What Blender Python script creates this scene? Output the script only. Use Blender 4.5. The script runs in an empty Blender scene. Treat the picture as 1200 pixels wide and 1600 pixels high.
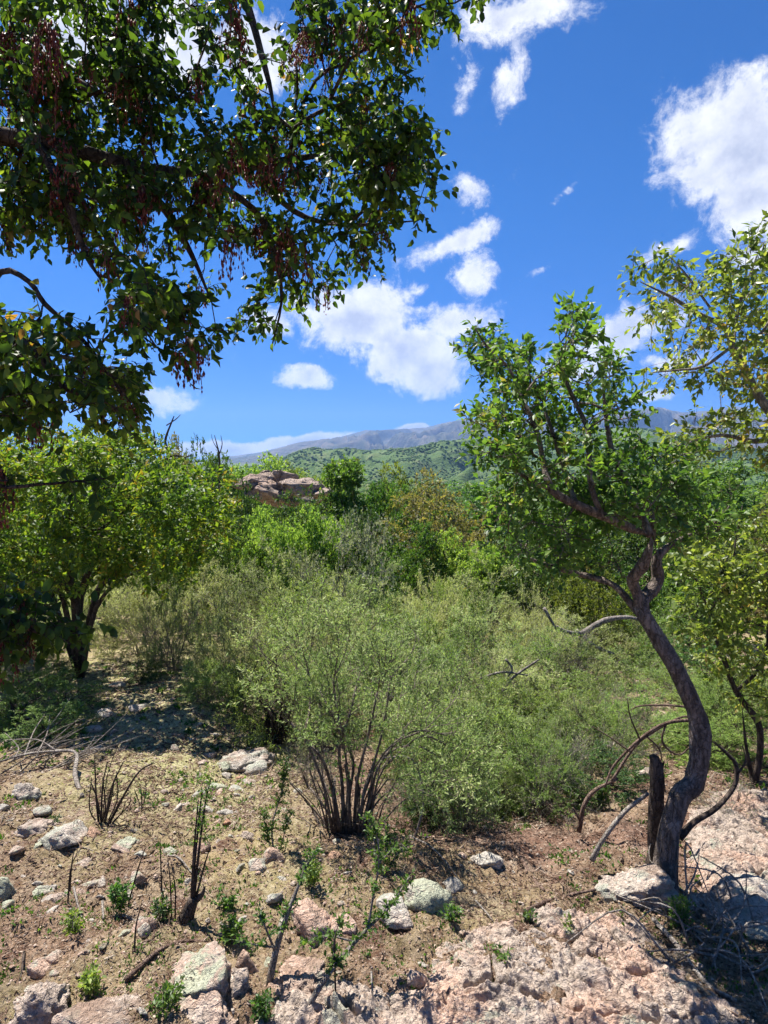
import bpy, math, random
import numpy as np
from mathutils import Vector, Matrix

random.seed(7)
RNG = np.random.default_rng(11)
S = bpy.context.scene
COL = S.collection
R = math.radians

# ------------------------------------------------------------------ camera
CAM = np.array([0.0, 0.0, 1.7]); F = 988.0; PITCH = math.atan(85 / F)
cam = bpy.data.cameras.new('camera'); co = bpy.data.objects.new('camera', cam); COL.objects.link(co)
co.location = CAM; co.rotation_euler = (R(90) - PITCH, 0, 0)
cam.sensor_fit = 'VERTICAL'; cam.sensor_height = 36; cam.lens = 36 * F / 1600
cam.clip_start = 0.05; cam.clip_end = 60000
S.camera = co
FW = np.array([0, math.cos(PITCH), -math.sin(PITCH)]); UP = np.array([0, math.sin(PITCH), math.cos(PITCH)]); RT = np.array([1.0, 0, 0])
def ray(px, py):
    d = FW + RT * ((px - 600) / F) + UP * ((800 - py) / F)
    return d / np.linalg.norm(d)
def P(px, py, d):
    r = ray(px, py); return CAM + r * (d / r[1])

# ------------------------------------------------------------------ light
SUN_EL, SUN_AZ = 62.0, -42.0          # azimuth measured from +Y towards +X
sv = Vector((math.sin(R(SUN_AZ)) * math.cos(R(SUN_EL)), math.cos(R(SUN_AZ)) * math.cos(R(SUN_EL)), math.sin(R(SUN_EL))))
sl = bpy.data.lights.new('sun', 'SUN'); sl.energy = 5.0; sl.angle = R(0.53); sl.color = (1.0, 0.95, 0.87)
so = bpy.data.objects.new('sun', sl); COL.objects.link(so); so.rotation_euler = sv.to_track_quat('Z', 'Y').to_euler()
S.view_settings.view_transform = 'Standard'; S.view_settings.look = 'None'
S.view_settings.exposure = 1.27; S.view_settings.gamma = 1.0; S.view_settings.use_curve_mapping = False
S.render.engine = 'CYCLES'
S.cycles.max_bounces = 6; S.cycles.diffuse_bounces = 3; S.cycles.glossy_bounces = 2; S.cycles.transmission_bounces = 3
S.cycles.volume_bounces = 0; S.cycles.transparent_max_bounces = 4
S.cycles.use_adaptive_sampling = True; S.cycles.adaptive_threshold = 0.02
S.cycles.use_denoising = True
S.cycles.sample_clamp_indirect = 4.0

W = bpy.data.worlds.new('World'); S.world = W; W.use_nodes = True
nt = W.node_tree; nt.nodes.clear()
class NT:
    def __init__(s, t): s.t = t
    def n(s, ty, **k):
        a = s.t.nodes.new(ty)
        for q, v in k.items(): setattr(a, q, v)
        return a
    def put(s, sock, v):
        if isinstance(v, bpy.types.NodeSocket): s.t.links.new(v, sock)
        elif v is not None: sock.default_value = v
    def m(s, op, a, b=None, c=None, clamp=False):
        x = s.n('ShaderNodeMath', operation=op, use_clamp=clamp)
        s.put(x.inputs[0], a); s.put(x.inputs[1], b); s.put(x.inputs[2], c); return x.outputs[0]
    def v(s, op, a, b=None, sc=None):
        x = s.n('ShaderNodeVectorMath', operation=op)
        s.put(x.inputs[0], a); s.put(x.inputs[1], b)
        if sc is not None: s.put(x.inputs['Scale'], sc)
        return x.outputs['Value'] if op in ('DOT_PRODUCT', 'LENGTH') else x.outputs[0]
    def noise(s, vec, scale, detail=4, rough=.55, dist=0.0, out='Fac'):
        x = s.n('ShaderNodeTexNoise'); s.put(x.inputs['Vector'], vec)
        x.inputs['Scale'].default_value = scale; x.inputs['Detail'].default_value = detail
        x.inputs['Roughness'].default_value = rough; x.inputs['Distortion'].default_value = dist
        return x.outputs[out]
    def ramp(s, f, st, interp='LINEAR'):
        x = s.n('ShaderNodeValToRGB'); s.put(x.inputs[0], f); cr = x.color_ramp; cr.interpolation = interp
        while len(cr.elements) < len(st): cr.elements.new(.5)
        for e, (p, c) in zip(cr.elements, st):
            e.position = p; e.color = (*c, 1) if len(c) == 3 else c
        return x.outputs[0]
    def mix(s, f, a, b, blend='MIX'):
        x = s.n('ShaderNodeMix', data_type='RGBA', blend_type=blend)
        s.put(x.inputs[0], f)
        for i, q in ((6, a), (7, b)): s.put(x.inputs[i], (*q, 1) if isinstance(q, tuple) and len(q) == 3 else q)
        return x.outputs[2]
    def rng(s, f, a, b, c=0., d=1., mode='SMOOTHSTEP'):
        x = s.n('ShaderNodeMapRange', interpolation_type=mode)
        for i, q in enumerate((f, a, b, c, d)): s.put(x.inputs[i], q)
        return x.outputs[0]
w = NT(nt)
sky = w.n('ShaderNodeTexSky', sky_type='NISHITA'); sky.sun_disc = False
sky.sun_elevation = R(SUN_EL); sky.sun_rotation = R(SUN_AZ); sky.altitude = 2600; sky.air_density = 0.9; sky.dust_density = 0.0; sky.ozone_density = 2.5
hs = w.n('ShaderNodeHueSaturation'); hs.inputs['Saturation'].default_value = 1.12; hs.inputs['Value'].default_value = 1.12
nt.links.new(sky.outputs[0], hs.inputs['Color'])
skyc = w.mix(1.0, hs.outputs[0], (.05, .35, .585), 'MULTIPLY')
tc = w.n('ShaderNodeTexCoord'); D = tc.outputs['Generated']
warp = w.noise(D, 9.0, 5, .6, out='Color')
wv = w.v('SUBTRACT', warp, (0.5, 0.5, 0.5))
warp2 = w.v('SUBTRACT', w.noise(D, 40.0, 3, .6, out='Color'), (0.5, 0.5, 0.5))
Dw = w.v('ADD', w.v('ADD', D, w.v('SCALE', wv, sc=0.055)), w.v('SCALE', warp2, sc=0.02))
Dn = w.v('ADD', D, w.v('SCALE', warp2, sc=0.012))
# clouds: (px, py, half width, half height, tilt deg, strength)
CL = [(1150, 230, 118, 95, -25, 1.25), (1180, 300, 85, 66, 0, 1.2), (1055, 385, 50, 20, 30, .7), (1195, 395, 50, 22, 0, .8),
      (800, 22, 110, 34, 0, 1.0), (800, 110, 32, 75, -20, .85), (722, 130, 26, 62, -10, .72),
      (735, 300, 34, 26, -30, .7), (887, 297, 30, 10, 35, .5), (702, 385, 85, 24, 18, .85), (737, 428, 42, 28, 0, .75),
      (655, 452, 26, 14, 0, .5), (560, 500, 90, 60, 0, 1.3), (645, 560, 88, 52, -10, 1.35), (600, 530, 60, 40, 0, 1.2), (720, 505, 60, 30, 15, .95),
      (430, 505, 60, 24, 0, .8), (484, 590, 46, 19, -5, .95), (970, 525, 85, 36, 28, 1.05), (900, 575, 70, 28, 0, .9),
      (1060, 570, 40, 20, 0, .7), (340, 704, 80, 14, 0, 1.5), (470, 694, 85, 13, 8, 1.7), (645, 668, 26, 7, 5, 1.7),
      (1022, 620, 46, 10, 5, .8), (245, 618, 50, 26, 0, .8), (405, 85, 75, 60, 0, 1.1), (285, 70, 50, 80, 0, 1.0),
      (120, 60, 100, 80, 0, .9), (845, 420, 30, 8, 25, .42), (470, 55, 40, 30, 0, .6), (210, 690, 60, 14, 0, .8)]
m = None
for (cx, cy, hx, hy, tl, st) in CL:
    c = ray(cx, cy); u0 = np.cross(c, [0, 0, 1]); u0 /= np.linalg.norm(u0); v0 = np.cross(u0, c)
    t = R(tl); u = math.cos(t) * u0 + math.sin(t) * v0; v = -math.sin(t) * u0 + math.cos(t) * v0
    k = abs(float(c @ FW))
    sx, sy = hx / F * k, hy / F * k
    DD = Dw if hy > 15 else Dn
    a = w.v('DOT_PRODUCT', DD, tuple(u / sx)); b = w.v('DOT_PRODUCT', DD, tuple(v / sy)); g = w.v('DOT_PRODUCT', D, tuple(c))
    rr = w.m('SQRT', w.m('MULTIPLY_ADD', a, a, w.m('MULTIPLY', b, b)))
    val = w.m('MULTIPLY', w.m('SUBTRACT', 1.45, rr), st)
    val = w.m('MULTIPLY', val, w.m('GREATER_THAN', g, 0.6))
    m = val if m is None else w.m('MAXIMUM', m, val)
sep = w.n('ShaderNodeSeparateXYZ'); nt.links.new(D, sep.inputs[0])
# the rest of the sky (behind and overhead) carries the same kind of scattered cumulus
zc = w.m('MAXIMUM', sep.outputs[2], 0.06)
plane = w.v('DIVIDE', D, None); 
cmb = w.n('ShaderNodeCombineXYZ'); [nt.links.new(zc, cmb.inputs[i]) for i in range(3)]
nt.links.new(cmb.outputs[0], plane.node.inputs[1])
gen = w.rng(w.noise(plane, 1.1, 6, .55), .53, .72, 0, 1.2)
inview = w.m('GREATER_THAN', w.v('DOT_PRODUCT', D, tuple(FW)), 0.70)
gen = w.m('MULTIPLY', gen, w.rng(w.v('DOT_PRODUCT', D, tuple(FW)), 0.70, 0.60))
m = w.m('MAXIMUM', m, gen)
det = w.noise(D, 20.0, 10, .72, .25); det2 = w.noise(D, 7.0, 4, .5)
dens = w.m('ADD', m, w.m('MULTIPLY', w.m('SUBTRACT', det, .5), 2.6))
dens = w.m('ADD', dens, w.m('MULTIPLY', w.m('SUBTRACT', det2, .5), .8))
alpha = w.rng(dens, .30, 1.02)
alpha = w.m('MULTIPLY', alpha, w.rng(m, -.15, .25))
alpha = w.m('MULTIPLY', alpha, w.rng(sep.outputs[2], -0.01, 0.01))
body = w.rng(w.m('ADD', m, w.m('MULTIPLY', w.m('SUBTRACT', w.noise(w.v('ADD', D, (0, 0, .02)), 16, 5, .55), .5), 2.4)), .5, 1.9)
emb = w.m('SUBTRACT', w.noise(D, 15, 6, .6), w.noise(w.v('ADD', D, tuple(np.array(sv) * .022)), 15, 6, .6))
body = w.m('ADD', w.m('MULTIPLY', body, .75), w.m('MULTIPLY', emb, 2.2), clamp=True)
ccol = w.mix(body, (4.8, 4.8, 4.9), (2.6, 2.8, 3.4))
skyc = w.mix(w.rng(sep.outputs[2], 0.0, .38), w.mix(1.0, skyc, (.36, .60, .82), 'MULTIPLY'), skyc)
fin = w.mix(w.m('MULTIPLY', alpha, .97), skyc, ccol)
bg = w.n('ShaderNodeBackground'); bg.inputs['Strength'].default_value = 0.10; nt.links.new(fin, bg.inputs['Color'])
wo = w.n('ShaderNodeOutputWorld'); nt.links.new(bg.outputs[0], wo.inputs['Surface'])
W.cycles.sampling_method = 'MANUAL'; W.cycles.sample_map_resolution = 512

# ------------------------------------------------------------------ numpy noise
def _h(ix, iy, iz, seed):
    n = (ix * 374761393 + iy * 668265263 + iz * 2147483647 + seed * 974711) & 0xFFFFFFFF
    n = ((n ^ (n >> 13)) * 1274126177) & 0xFFFFFFFF
    n = ((n ^ (n >> 16)) * 2246822519) & 0xFFFFFFFF
    return ((n ^ (n >> 15)) & 0xFFFFFF) / float(0xFFFFFF)
def noise2(x, y, seed=0):
    x = np.asarray(x, float); y = np.asarray(y, float)
    ix = np.floor(x).astype(np.int64); iy = np.floor(y).astype(np.int64)
    fx = x - ix; fy = y - iy; fx = fx * fx * (3 - 2 * fx); fy = fy * fy * (3 - 2 * fy)
    z = np.zeros_like(ix)
    a = _h(ix, iy, z, seed); b = _h(ix + 1, iy, z, seed); c = _h(ix, iy + 1, z, seed); d = _h(ix + 1, iy + 1, z, seed)
    return (a + (b - a) * fx) * (1 - fy) + (c + (d - c) * fx) * fy - .5
def noise3(p, seed=0):
    i = np.floor(p).astype(np.int64); f = p - i; f = f * f * (3 - 2 * f)
    r = 0
    for dx in (0, 1):
        for dy in (0, 1):
            for dz in (0, 1):
                wt = (f[:, 0] if dx else 1 - f[:, 0]) * (f[:, 1] if dy else 1 - f[:, 1]) * (f[:, 2] if dz else 1 - f[:, 2])
                r = r + wt * _h(i[:, 0] + dx, i[:, 1] + dy, i[:, 2] + dz, seed)
    return r - .5
def fbm2(x, y, o=4, seed=0, g=.5):
    r = 0; a = 1.0; f = 1.0
    for k in range(o):
        r = r + a * noise2(np.asarray(x) * f + 13.7 * k, np.asarray(y) * f - 7.1 * k, seed + k); a *= g; f *= 2.03
    return r

# ------------------------------------------------------------------ terrain
HY = [-400, -60, -20, 0, 1.9, 2.6, 4.3, 9.4, 15, 25, 50, 100, 300, 700, 1500, 40000]
HZ = [6, 4, 1, .06, 0, -.12, -.5, -1.2, -2.1, -3.1, -5, -8, -16, -26, -34, -40]
def h0(x, y):
    x = np.asarray(x, float); y = np.asarray(y, float)
    d = np.where(y > 0, np.sqrt(y * y + (x * .35) ** 2), y)
    z = np.interp(d, HY, HZ)
    r = np.sqrt(x * x + y * y)
    near = np.exp(-(r / 25) ** 2)
    z = z + .26 * fbm2(x / 2.3, y / 2.3, 3, 3) * np.clip(r / 3.5, .25, 1) * (near * .8 + .2)
    z = z + np.clip((r - 15) / 60, 0, 1) * 1.2 * fbm2(x / 22, y / 22, 3, 9)
    return z
def h(x, y):
    x = np.asarray(x, float); y = np.asarray(y, float)
    r = np.sqrt(x * x + y * y); near = np.exp(-(r / 9) ** 2)
    z = h0(x, y) + near * (.085 * fbm2(x / .33, y / .33, 3, 21) + .034 * fbm2(x / .06, y / .06, 3, 31, .6))
    return z
def gp(px, py):
    r = ray(px, py); t = np.geomspace(.8, 900, 1500)
    q = CAM + r[None] * t[:, None]; dz = q[:, 2] - h0(q[:, 0], q[:, 1])
    k = int(np.argmax(dz < 0)); k = max(k, 1)
    f = dz[k - 1] / (dz[k - 1] - dz[k] + 1e-9); t0 = t[k - 1] + f * (t[k] - t[k - 1])
    q = CAM + r * t0; q[2] = float(h(q[0], q[1])); return q
def gat(px, d):
    x = (px - 600) / F * d * 1.0
    return np.array([x, d, float(h0(x, d))])

# ------------------------------------------------------------------ materials
def newmat(name):
    m_ = bpy.data.materials.new(name); m_.use_nodes = True; m_.node_tree.nodes.clear(); return m_, NT(m_.node_tree)
def finish(k, shader): 
    o = k.n('ShaderNodeOutputMaterial'); k.t.links.new(shader, o.inputs['Surface'])
def bsdf(k, col, rough=.8, spec=.3, normal=None):
    b = k.n('ShaderNodeBsdfPrincipled'); k.put(b.inputs['Base Color'], col if not isinstance(col, tuple) else (*col, 1))
    k.put(b.inputs['Roughness'], rough); b.inputs['Specular IOR Level'].default_value = spec
    if normal is not None: k.put(b.inputs['Normal'], normal)
    return b.outputs[0]
def bump(k, hgt, strength, dist):
    b = k.n('ShaderNodeBump'); b.inputs['Strength'].default_value = strength; b.inputs['Distance'].default_value = dist
    k.put(b.inputs['Height'], hgt); return b.outputs[0]
def leafmat(name, stops, trans=.4, rough=.42, tcol=None, spec=.35, tint=.5):
    m_, k = newmat(name)
    g = k.n('ShaderNodeNewGeometry'); oi = k.n('ShaderNodeObjectInfo')
    f = k.m('FRACT', k.m('ADD', g.outputs['Random Per Island'], k.m('MULTIPLY', oi.outputs['Random'], 3.7)))
    tco = k.n('ShaderNodeTexCoord')
    big = k.noise(tco.outputs['Object'], 1.6, 2, .5)
    f2 = k.m('ADD', k.m('MULTIPLY', f, .75), k.m('MULTIPLY', k.m('SUBTRACT', big, .5), 1.3)); f2 = k.m('ADD', f2, .12, clamp=True)
    c = k.ramp(f2, stops)
    fine = k.noise(tco.outputs['Object'], 90, 2, .5)
    ti = k.m('MULTIPLY_ADD', oi.outputs['Random'], tint, 1 - tint * .45); hv = k.n('ShaderNodeHueSaturation'); k.put(hv.inputs['Value'], ti); k.put(hv.inputs['Hue'], k.m('MULTIPLY_ADD', k.m('FRACT', k.m('MULTIPLY', oi.outputs['Random'], 7.3)), .03 * (tint > .2), .5 - .015 * (tint > .2))); k.put(hv.inputs['Color'], c); c = hv.outputs[0]
    c = k.mix(k.m('MULTIPLY', fine, .35), c, (.02, .03, .01), 'MIX')
    b = bsdf(k, c, rough, spec)
    tr = k.n('ShaderNodeBsdfTranslucent')
    k.put(tr.inputs['Color'], k.mix(1.0, c, tcol or (1.9, 1.9, .75), 'MULTIPLY'))
    mx = k.n('ShaderNodeMixShader'); mx.inputs[0].default_value = trans
    k.t.links.new(b, mx.inputs[1]); k.t.links.new(tr.outputs[0], mx.inputs[2]); finish(k, mx.outputs[0]); return m_
M = {}
M['leaf_over'] = leafmat('overhead leaf', [(0, (.02, .042, .014)), (.4, (.035, .075, .02)), (.75, (.10, .17, .03)), (.93, (.2, .27, .05)), (1, (.3, .16, .06))], .45, .45, (2.0, 2.0, .6), spec=.22, tint=.1)
M['leaf_right'] = leafmat('glossy green leaf', [(0, (.04, .10, .025)), (.5, (.10, .20, .045)), (.9, (.19, .30, .06)), (1, (.26, .24, .07))], .42, .46, spec=.3, tint=.1)
M['leaf_pale'] = leafmat('pale yellow green leaf', [(0, (.08, .13, .03)), (.5, (.19, .25, .06)), (.9, (.30, .33, .10)), (1, (.34, .24, .09))], .46, .38, tint=.1)
M['leaf_left'] = leafmat('yellowish small leaf', [(0, (.03, .075, .015)), (.4, (.08, .15, .02)), (.78, (.18, .245, .03)), (1, (.28, .2, .035))], .42, .5)
M['leaf_dark'] = leafmat('dark green small leaf', [(0, (.02, .05, .015)), (.5, (.055, .11, .028)), (1, (.14, .2, .05))], .36, .5)
M['leaf_bright'] = leafmat('fresh green leaf', [(0, (.03, .085, .018)), (.5, (.085, .175, .035)), (1, (.17, .26, .06))], .42, .45)
M['leaf_lime'] = leafmat('lime green leaf', [(0, (.07, .12, .022)), (.5, (.17, .235, .05)), (1, (.28, .33, .09))], .42, .5)
M['leaf_olive'] = leafmat('olive brown leaf', [(0, (.11, .11, .035)), (.5, (.24, .23, .08)), (1, (.36, .30, .13))], .36, .6)
M['leaf_grey'] = leafmat('grey green narrow leaf', [(0, (.24, .30, .08)), (.4, (.42, .48, .16)), (.8, (.55, .58, .27)), (1, (.68, .64, .42))], .45, .6, (1.25, 1.3, .9))
M['leaf_greygreen'] = leafmat('dull green narrow leaf', [(0, (.15, .22, .06)), (.45, (.30, .39, .11)), (.8, (.45, .51, .2)), (1, (.6, .58, .34))], .42, .6, (1.25, 1.3, .9))
M['leaf_white'] = leafmat('silvery leaf', [(0, (.2, .24, .13)), (.5, (.38, .41, .26)), (1, (.5, .5, .38))], .3, .6, (1.3, 1.4, .8))
M['leaf_shrub'] = leafmat('mid green narrow leaf', [(0, (.08, .15, .03)), (.5, (.22, .33, .07)), (1, (.36, .44, .14))], .42, .5)
M['grass'] = leafmat('grass blade', [(0, (.13, .17, .035)), (.5, (.27, .29, .08)), (1, (.48, .42, .2))], .35, .6)
M['dryleaf'] = leafmat('dry litter', [(0, (.06, .03, .02)), (.4, (.17, .095, .065)), (.75, (.32, .22, .16)), (1, (.5, .42, .33))], .1, .8, (1, .8, .6), tint=.05)
def barkmat(name, a, b_, sc=30, lich=None, ck=.5):
    m_, k = newmat(name); t = k.n('ShaderNodeTexCoord').outputs['Object']
    mp = k.n('ShaderNodeMapping'); mp.inputs['Scale'].default_value = (1, 1, .3); k.put(mp.inputs[0], t)
    n1 = k.noise(mp.outputs[0], sc, 7, .7, .4); n2 = k.noise(t, 7, 4, .6); n5 = k.noise(t, sc * 3, 4, .7)
    vo = k.n('ShaderNodeTexVoronoi', feature='DISTANCE_TO_EDGE'); vo.inputs['Scale'].default_value = sc * 1.3
    k.put(vo.inputs['Vector'], k.v('ADD', mp.outputs[0], k.v('SCALE', k.noise(t, sc, 3, .6, out='Color'), sc=.04)))
    cr = k.rng(vo.outputs['Distance'], 0, .12)
    c = k.mix(k.rng(n1, .35, .65), a, b_)
    c = k.mix(k.rng(n2, .54, .66, 0, .7), c, lich or b_)
    c = k.mix(k.rng(n5, .55, .7, 0, .6), c, tuple(q * .4 for q in a))
    c = k.mix(k.m('MULTIPLY', k.m('SUBTRACT', 1, cr), ck), c, tuple(q * .4 for q in a))
    hh = k.m('ADD', k.m('ADD', n1, k.m('MULTIPLY', cr, .5)), k.m('MULTIPLY', n5, .3))
    finish(k, bsdf(k, c, .88, .15, bump(k, hh, 1.0, .012))); return m_
M['bark_dark'] = barkmat('dark bark', (.045, .034, .028), (.12, .092, .075))
M['bark_trunk'] = barkmat('grey brown bark', (.10, .08, .066), (.26, .21, .18), 34, (.36, .31, .27), .35)
M['bark_grey'] = barkmat('weathered grey bark', (.2, .17, .145), (.42, .37, .32), 50, (.5, .45, .39), .2)
M['bark_mid'] = barkmat('grey brown stem bark', (.11, .085, .07), (.30, .25, .21), 50, None, .25)
M['bark_red'] = barkmat('reddish twig bark', (.12, .075, .055), (.27, .19, .15), 50, None, .3)
def flowermat():
    m_, k = newmat('red flower'); g = k.n('ShaderNodeNewGeometry'); oi = k.n('ShaderNodeObjectInfo')
    f = k.m('FRACT', k.m('ADD', g.outputs['Random Per Island'], oi.outputs['Random']))
    c = k.ramp(f, [(0, (.10, .03, .03)), (.5, (.26, .06, .06)), (.85, (.38, .15, .11)), (1, (.36, .26, .14))])
    b = bsdf(k, c, .6, .2); tr = k.n('ShaderNodeBsdfTranslucent'); k.put(tr.inputs[0], c)
    mx = k.n('ShaderNodeMixShader'); mx.inputs[0].default_value = .35
    k.t.links.new(b, mx.inputs[1]); k.t.links.new(tr.outputs[0], mx.inputs[2]); finish(k, mx.outputs[0]); return m_
M['flower'] = flowermat()
def rockmat(name, base, pink, lichen, lamt=.5, sc=1.0):
    m_, k = newmat(name); tc_ = k.n('ShaderNodeTexCoord'); oi = k.n('ShaderNodeObjectInfo')
    t = k.v('ADD', tc_.outputs['Object'], k.v('SCALE', oi.outputs['Location'], sc=1.0))
    g = k.n('ShaderNodeNewGeometry'); t = g.outputs['Position']
    n1 = k.noise(t, 3.2 * sc, 5, .6, .4); n2 = k.noise(t, 16 * sc, 6, .7); n3 = k.noise(t, 70 * sc, 4, .7); n4 = k.noise(k.v('ADD', t, (5.3, 1.7, 2.2)), 5.5 * sc, 6, .68, .5)
    vo = k.n('ShaderNodeTexVoronoi', feature='DISTANCE_TO_EDGE'); vo.inputs['Scale'].default_value = 11 * sc
    k.put(vo.inputs['Vector'], k.v('ADD', t, k.v('SCALE', k.noise(t, 9 * sc, 3, .6, out='Color'), sc=.16 / sc)))
    c = k.mix(k.rng(n1, .42, .62), base, pink)
    c = k.mix(k.rng(n2, .52, .68, 0, .6), c, tuple(q * .42 for q in base))
    c = k.mix(k.rng(n3, .52, .64, 0, .6), c, tuple(min(.75, q * 1.5) for q in base)); c = k.mix(k.rng(n3, .47, .38, 0, .6), c, tuple(q * .4 for q in base))
    c = k.mix(k.rng(n4, .60 - .16 * lamt, .66 - .16 * lamt, 0, .85), c, k.mix(k.rng(n3, .4, .6), lichen, tuple(q * .6 for q in lichen)))
    crack = k.rng(vo.outputs['Distance'], 0, .06)
    up = k.n('ShaderNodeSeparateXYZ'); k.t.links.new(g.outputs['True Normal'], up.inputs[0])
    dust = k.m('MULTIPLY', k.rng(k.noise(k.v('ADD', t, (7.7, 2.1, .4)), 3.6 * sc, 5, .7, .6), .53, .60, 0, .7), k.rng(up.outputs[2], .75, .95))
    c = k.mix(dust, c, k.mix(n3, (.13, .08, .055), (.36, .25, .18)))
    c = k.mix(k.m('MULTIPLY', k.m('MULTIPLY', k.m('SUBTRACT', 1, crack), k.rng(n2, .48, .6)), .5), c, (.07, .05, .04))
    hh = k.m('ADD', k.m('ADD', k.m('MULTIPLY', n2, 1.0), k.m('MULTIPLY', n3, .35)), k.m('MULTIPLY', crack, .08))
    finish(k, bsdf(k, c, .9, .2, bump(k, hh, 1.0, .05 / sc))); return m_
M['rock_pink'] = rockmat('pink granite', (.47, .385, .32), (.54, .36, .27), (.46, .46, .37), .12)
M['rock_grey'] = rockmat('grey granite', (.50, .46, .40), (.54, .42, .34), (.52, .53, .43), .45)
M['rock_lichen'] = rockmat('lichen granite', (.42, .38, .33), (.50, .36, .28), (.52, .55, .40), .9)
M['rock_orange'] = rockmat('orange stone', (.45, .29, .2), (.47, .25, .16), (.5, .38, .3), .05)
M['rock_far'] = rockmat('distant outcrop', (.42, .33, .27), (.47, .34, .27), (.3, .27, .24), .3, .12)

def groundmat():
    m_, k = newmat('ground soil'); g = k.n('ShaderNodeNewGeometry'); t = g.outputs['Position']
    n1 = k.noise(t, 1.1, 4, .6); n2 = k.noise(t, 7, 5, .65, .3); n3 = k.noise(t, 34, 5, .75, .6); n4 = k.noise(t, 130, 3, .75)
    nL = k.noise(k.v('ADD', t, (3.1, 9.2, 0)), 2.6, 5, .65, .8)
    at = k.n('ShaderNodeAttribute', attribute_name='moss'); sa = k.n('ShaderNodeAttribute', attribute_name='sand'); fr = k.n('ShaderNodeAttribute', attribute_name='far')
    c = k.mix(k.rng(n2, .35, .65), (.17, .088, .058), (.38, .235, .165))
    c = k.mix(k.rng(n3, .5, .62, 0, .7), c, (.36, .26, .2))
    c = k.mix(k.rng(n3, .48, .32, 0, .75), c, (.07, .042, .03))
    c = k.mix(k.rng(n4, .54, .66, 0, .75), c, (.45, .36, .29)); c = k.mix(k.rng(n4, .46, .36, 0, .7), c, (.05, .03, .022))
    c = k.mix(k.rng(nL, .53, .62, 0, .6), c, k.mix(n3, (.07, .042, .03), (.17, .10, .075)))
    c = k.mix(k.rng(nL, .45, .36, 0, .5), c, (.48, .37, .29))
    sandc = k.mix(n3, (.36, .21, .11), (.46, .33, .2))
    c = k.mix(k.m('MULTIPLY', sa.outputs['Fac'], k.rng(n2, .3, .55)), c, sandc)
    mossc = k.mix(k.rng(n3, .38, .62), (.34, .32, .13), (.60, .54, .32))
    mossc = k.mix(k.rng(n4, .55, .7, 0, .7), mossc, (.13, .15, .05))
    mf = k.m('MULTIPLY', at.outputs['Fac'], k.rng(k.m('ADD', n2, k.m('MULTIPLY', n3, .4)), .5, .72))
    c = k.mix(mf, c, mossc)
    farc = k.mix(k.noise(t, .09, 5, .65), (.045, .075, .022), (.15, .16, .06))
    farc = k.mix(k.rng(k.noise(t, .02, 4, .6), .5, .7, 0, .6), farc, (.09, .15, .035))
    c = k.mix(fr.outputs['Fac'], c, farc)
    hh = k.m('ADD', k.m('MULTIPLY', n3, 1.0), k.m('MULTIPLY', n4, .35))
    finish(k, bsdf(k, c, .95, .12, bump(k, hh, 1.0, .04))); return m_
M['ground'] = groundmat()
def hillmat(name, stops, sc, bmp, extra=None):
    m_, k = newmat(name); g = k.n('ShaderNodeNewGeometry'); t = g.outputs['Position']
    n1 = k.noise(t, sc, 8, .68, .2); n2 = k.noise(t, sc * .18, 4, .6)
    c = k.ramp(k.m('ADD', k.m('MULTIPLY', n1, .7), k.m('MULTIPLY', n2, .35)), stops)
    finish(k, bsdf(k, c, .95, .1, bump(k, n1, 1.0, bmp))); return m_
M['hill'] = hillmat('scrub covered hill', [(.35, (.05, .095, .03)), (.5, (.085, .14, .045)), (.6, (.12, .165, .06)), (.75, (.2, .19, .11))], .03, 14)
M['mountain'] = hillmat('bare mountain', [(.36, (.035, .05, .035)), (.5, (.08, .085, .06)), (.6, (.14, .12, .095)), (.72, (.22, .185, .145))], .004, 60)

# ------------------------------------------------------------------ mesh helpers
def mesh(name, V, faces, mat=None, smooth=True):
    """faces: list of int arrays (n,k)"""
    me = bpy.data.meshes.new(name); V = np.ascontiguousarray(V, dtype=np.float32)
    faces = [np.asarray(f, dtype=np.int32) for f in faces if len(f)]
    me.vertices.add(len(V)); me.vertices.foreach_set('co', V.ravel())
    li = np.concatenate([f.ravel() for f in faces]); cnt = np.concatenate([np.full(len(f), f.shape[1], np.int32) for f in faces])
    st = np.concatenate([[0], np.cumsum(cnt)[:-1]]).astype(np.int32)
    me.loops.add(len(li)); me.loops.foreach_set('vertex_index', li)
    me.polygons.add(len(cnt)); me.polygons.foreach_set('loop_start', st); me.polygons.foreach_set('loop_total', cnt)
    if smooth: me.polygons.foreach_set('use_smooth', np.ones(len(cnt), bool))
    me.update(calc_edges=True)
    if mat: me.materials.append(mat)
    return me
def obj(name, me, parent=None, **props):
    o = bpy.data.objects.new(name, me); COL.objects.link(o)
    if parent is not None: o.parent = parent
    for k_, v_ in props.items(): o[k_] = v_
    return o
def thing(name, loc, label, cat, group=None, rz=0, sc=(1, 1, 1)):
    o = bpy.data.objects.new(name, None); COL.objects.link(o); o.location = loc; o.rotation_euler = (0, 0, rz); o.scale = sc
    o.empty_display_size = .1
    o['label'] = label; o['category'] = cat
    if group: o['group'] = group
    return o
class Buf:
    def __init__(s): s.V = []; s.Q = []; s.T = []; s.n = 0
    def add(s, V, Q=None, T=None):
        s.V.append(V)
        if Q is not None and len(Q): s.Q.append(np.asarray(Q) + s.n)
        if T is not None and len(T): s.T.append(np.asarray(T) + s.n)
        s.n += len(V)
    def me(s, name, mat, smooth=True):
        f = []
        if s.Q: f.append(np.concatenate(s.Q))
        if s.T: f.append(np.concatenate(s.T))
        return mesh(name, np.concatenate(s.V), f, mat, smooth)
def norm(a): return a / (np.linalg.norm(a, axis=-1, keepdims=True) + 1e-12)
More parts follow.
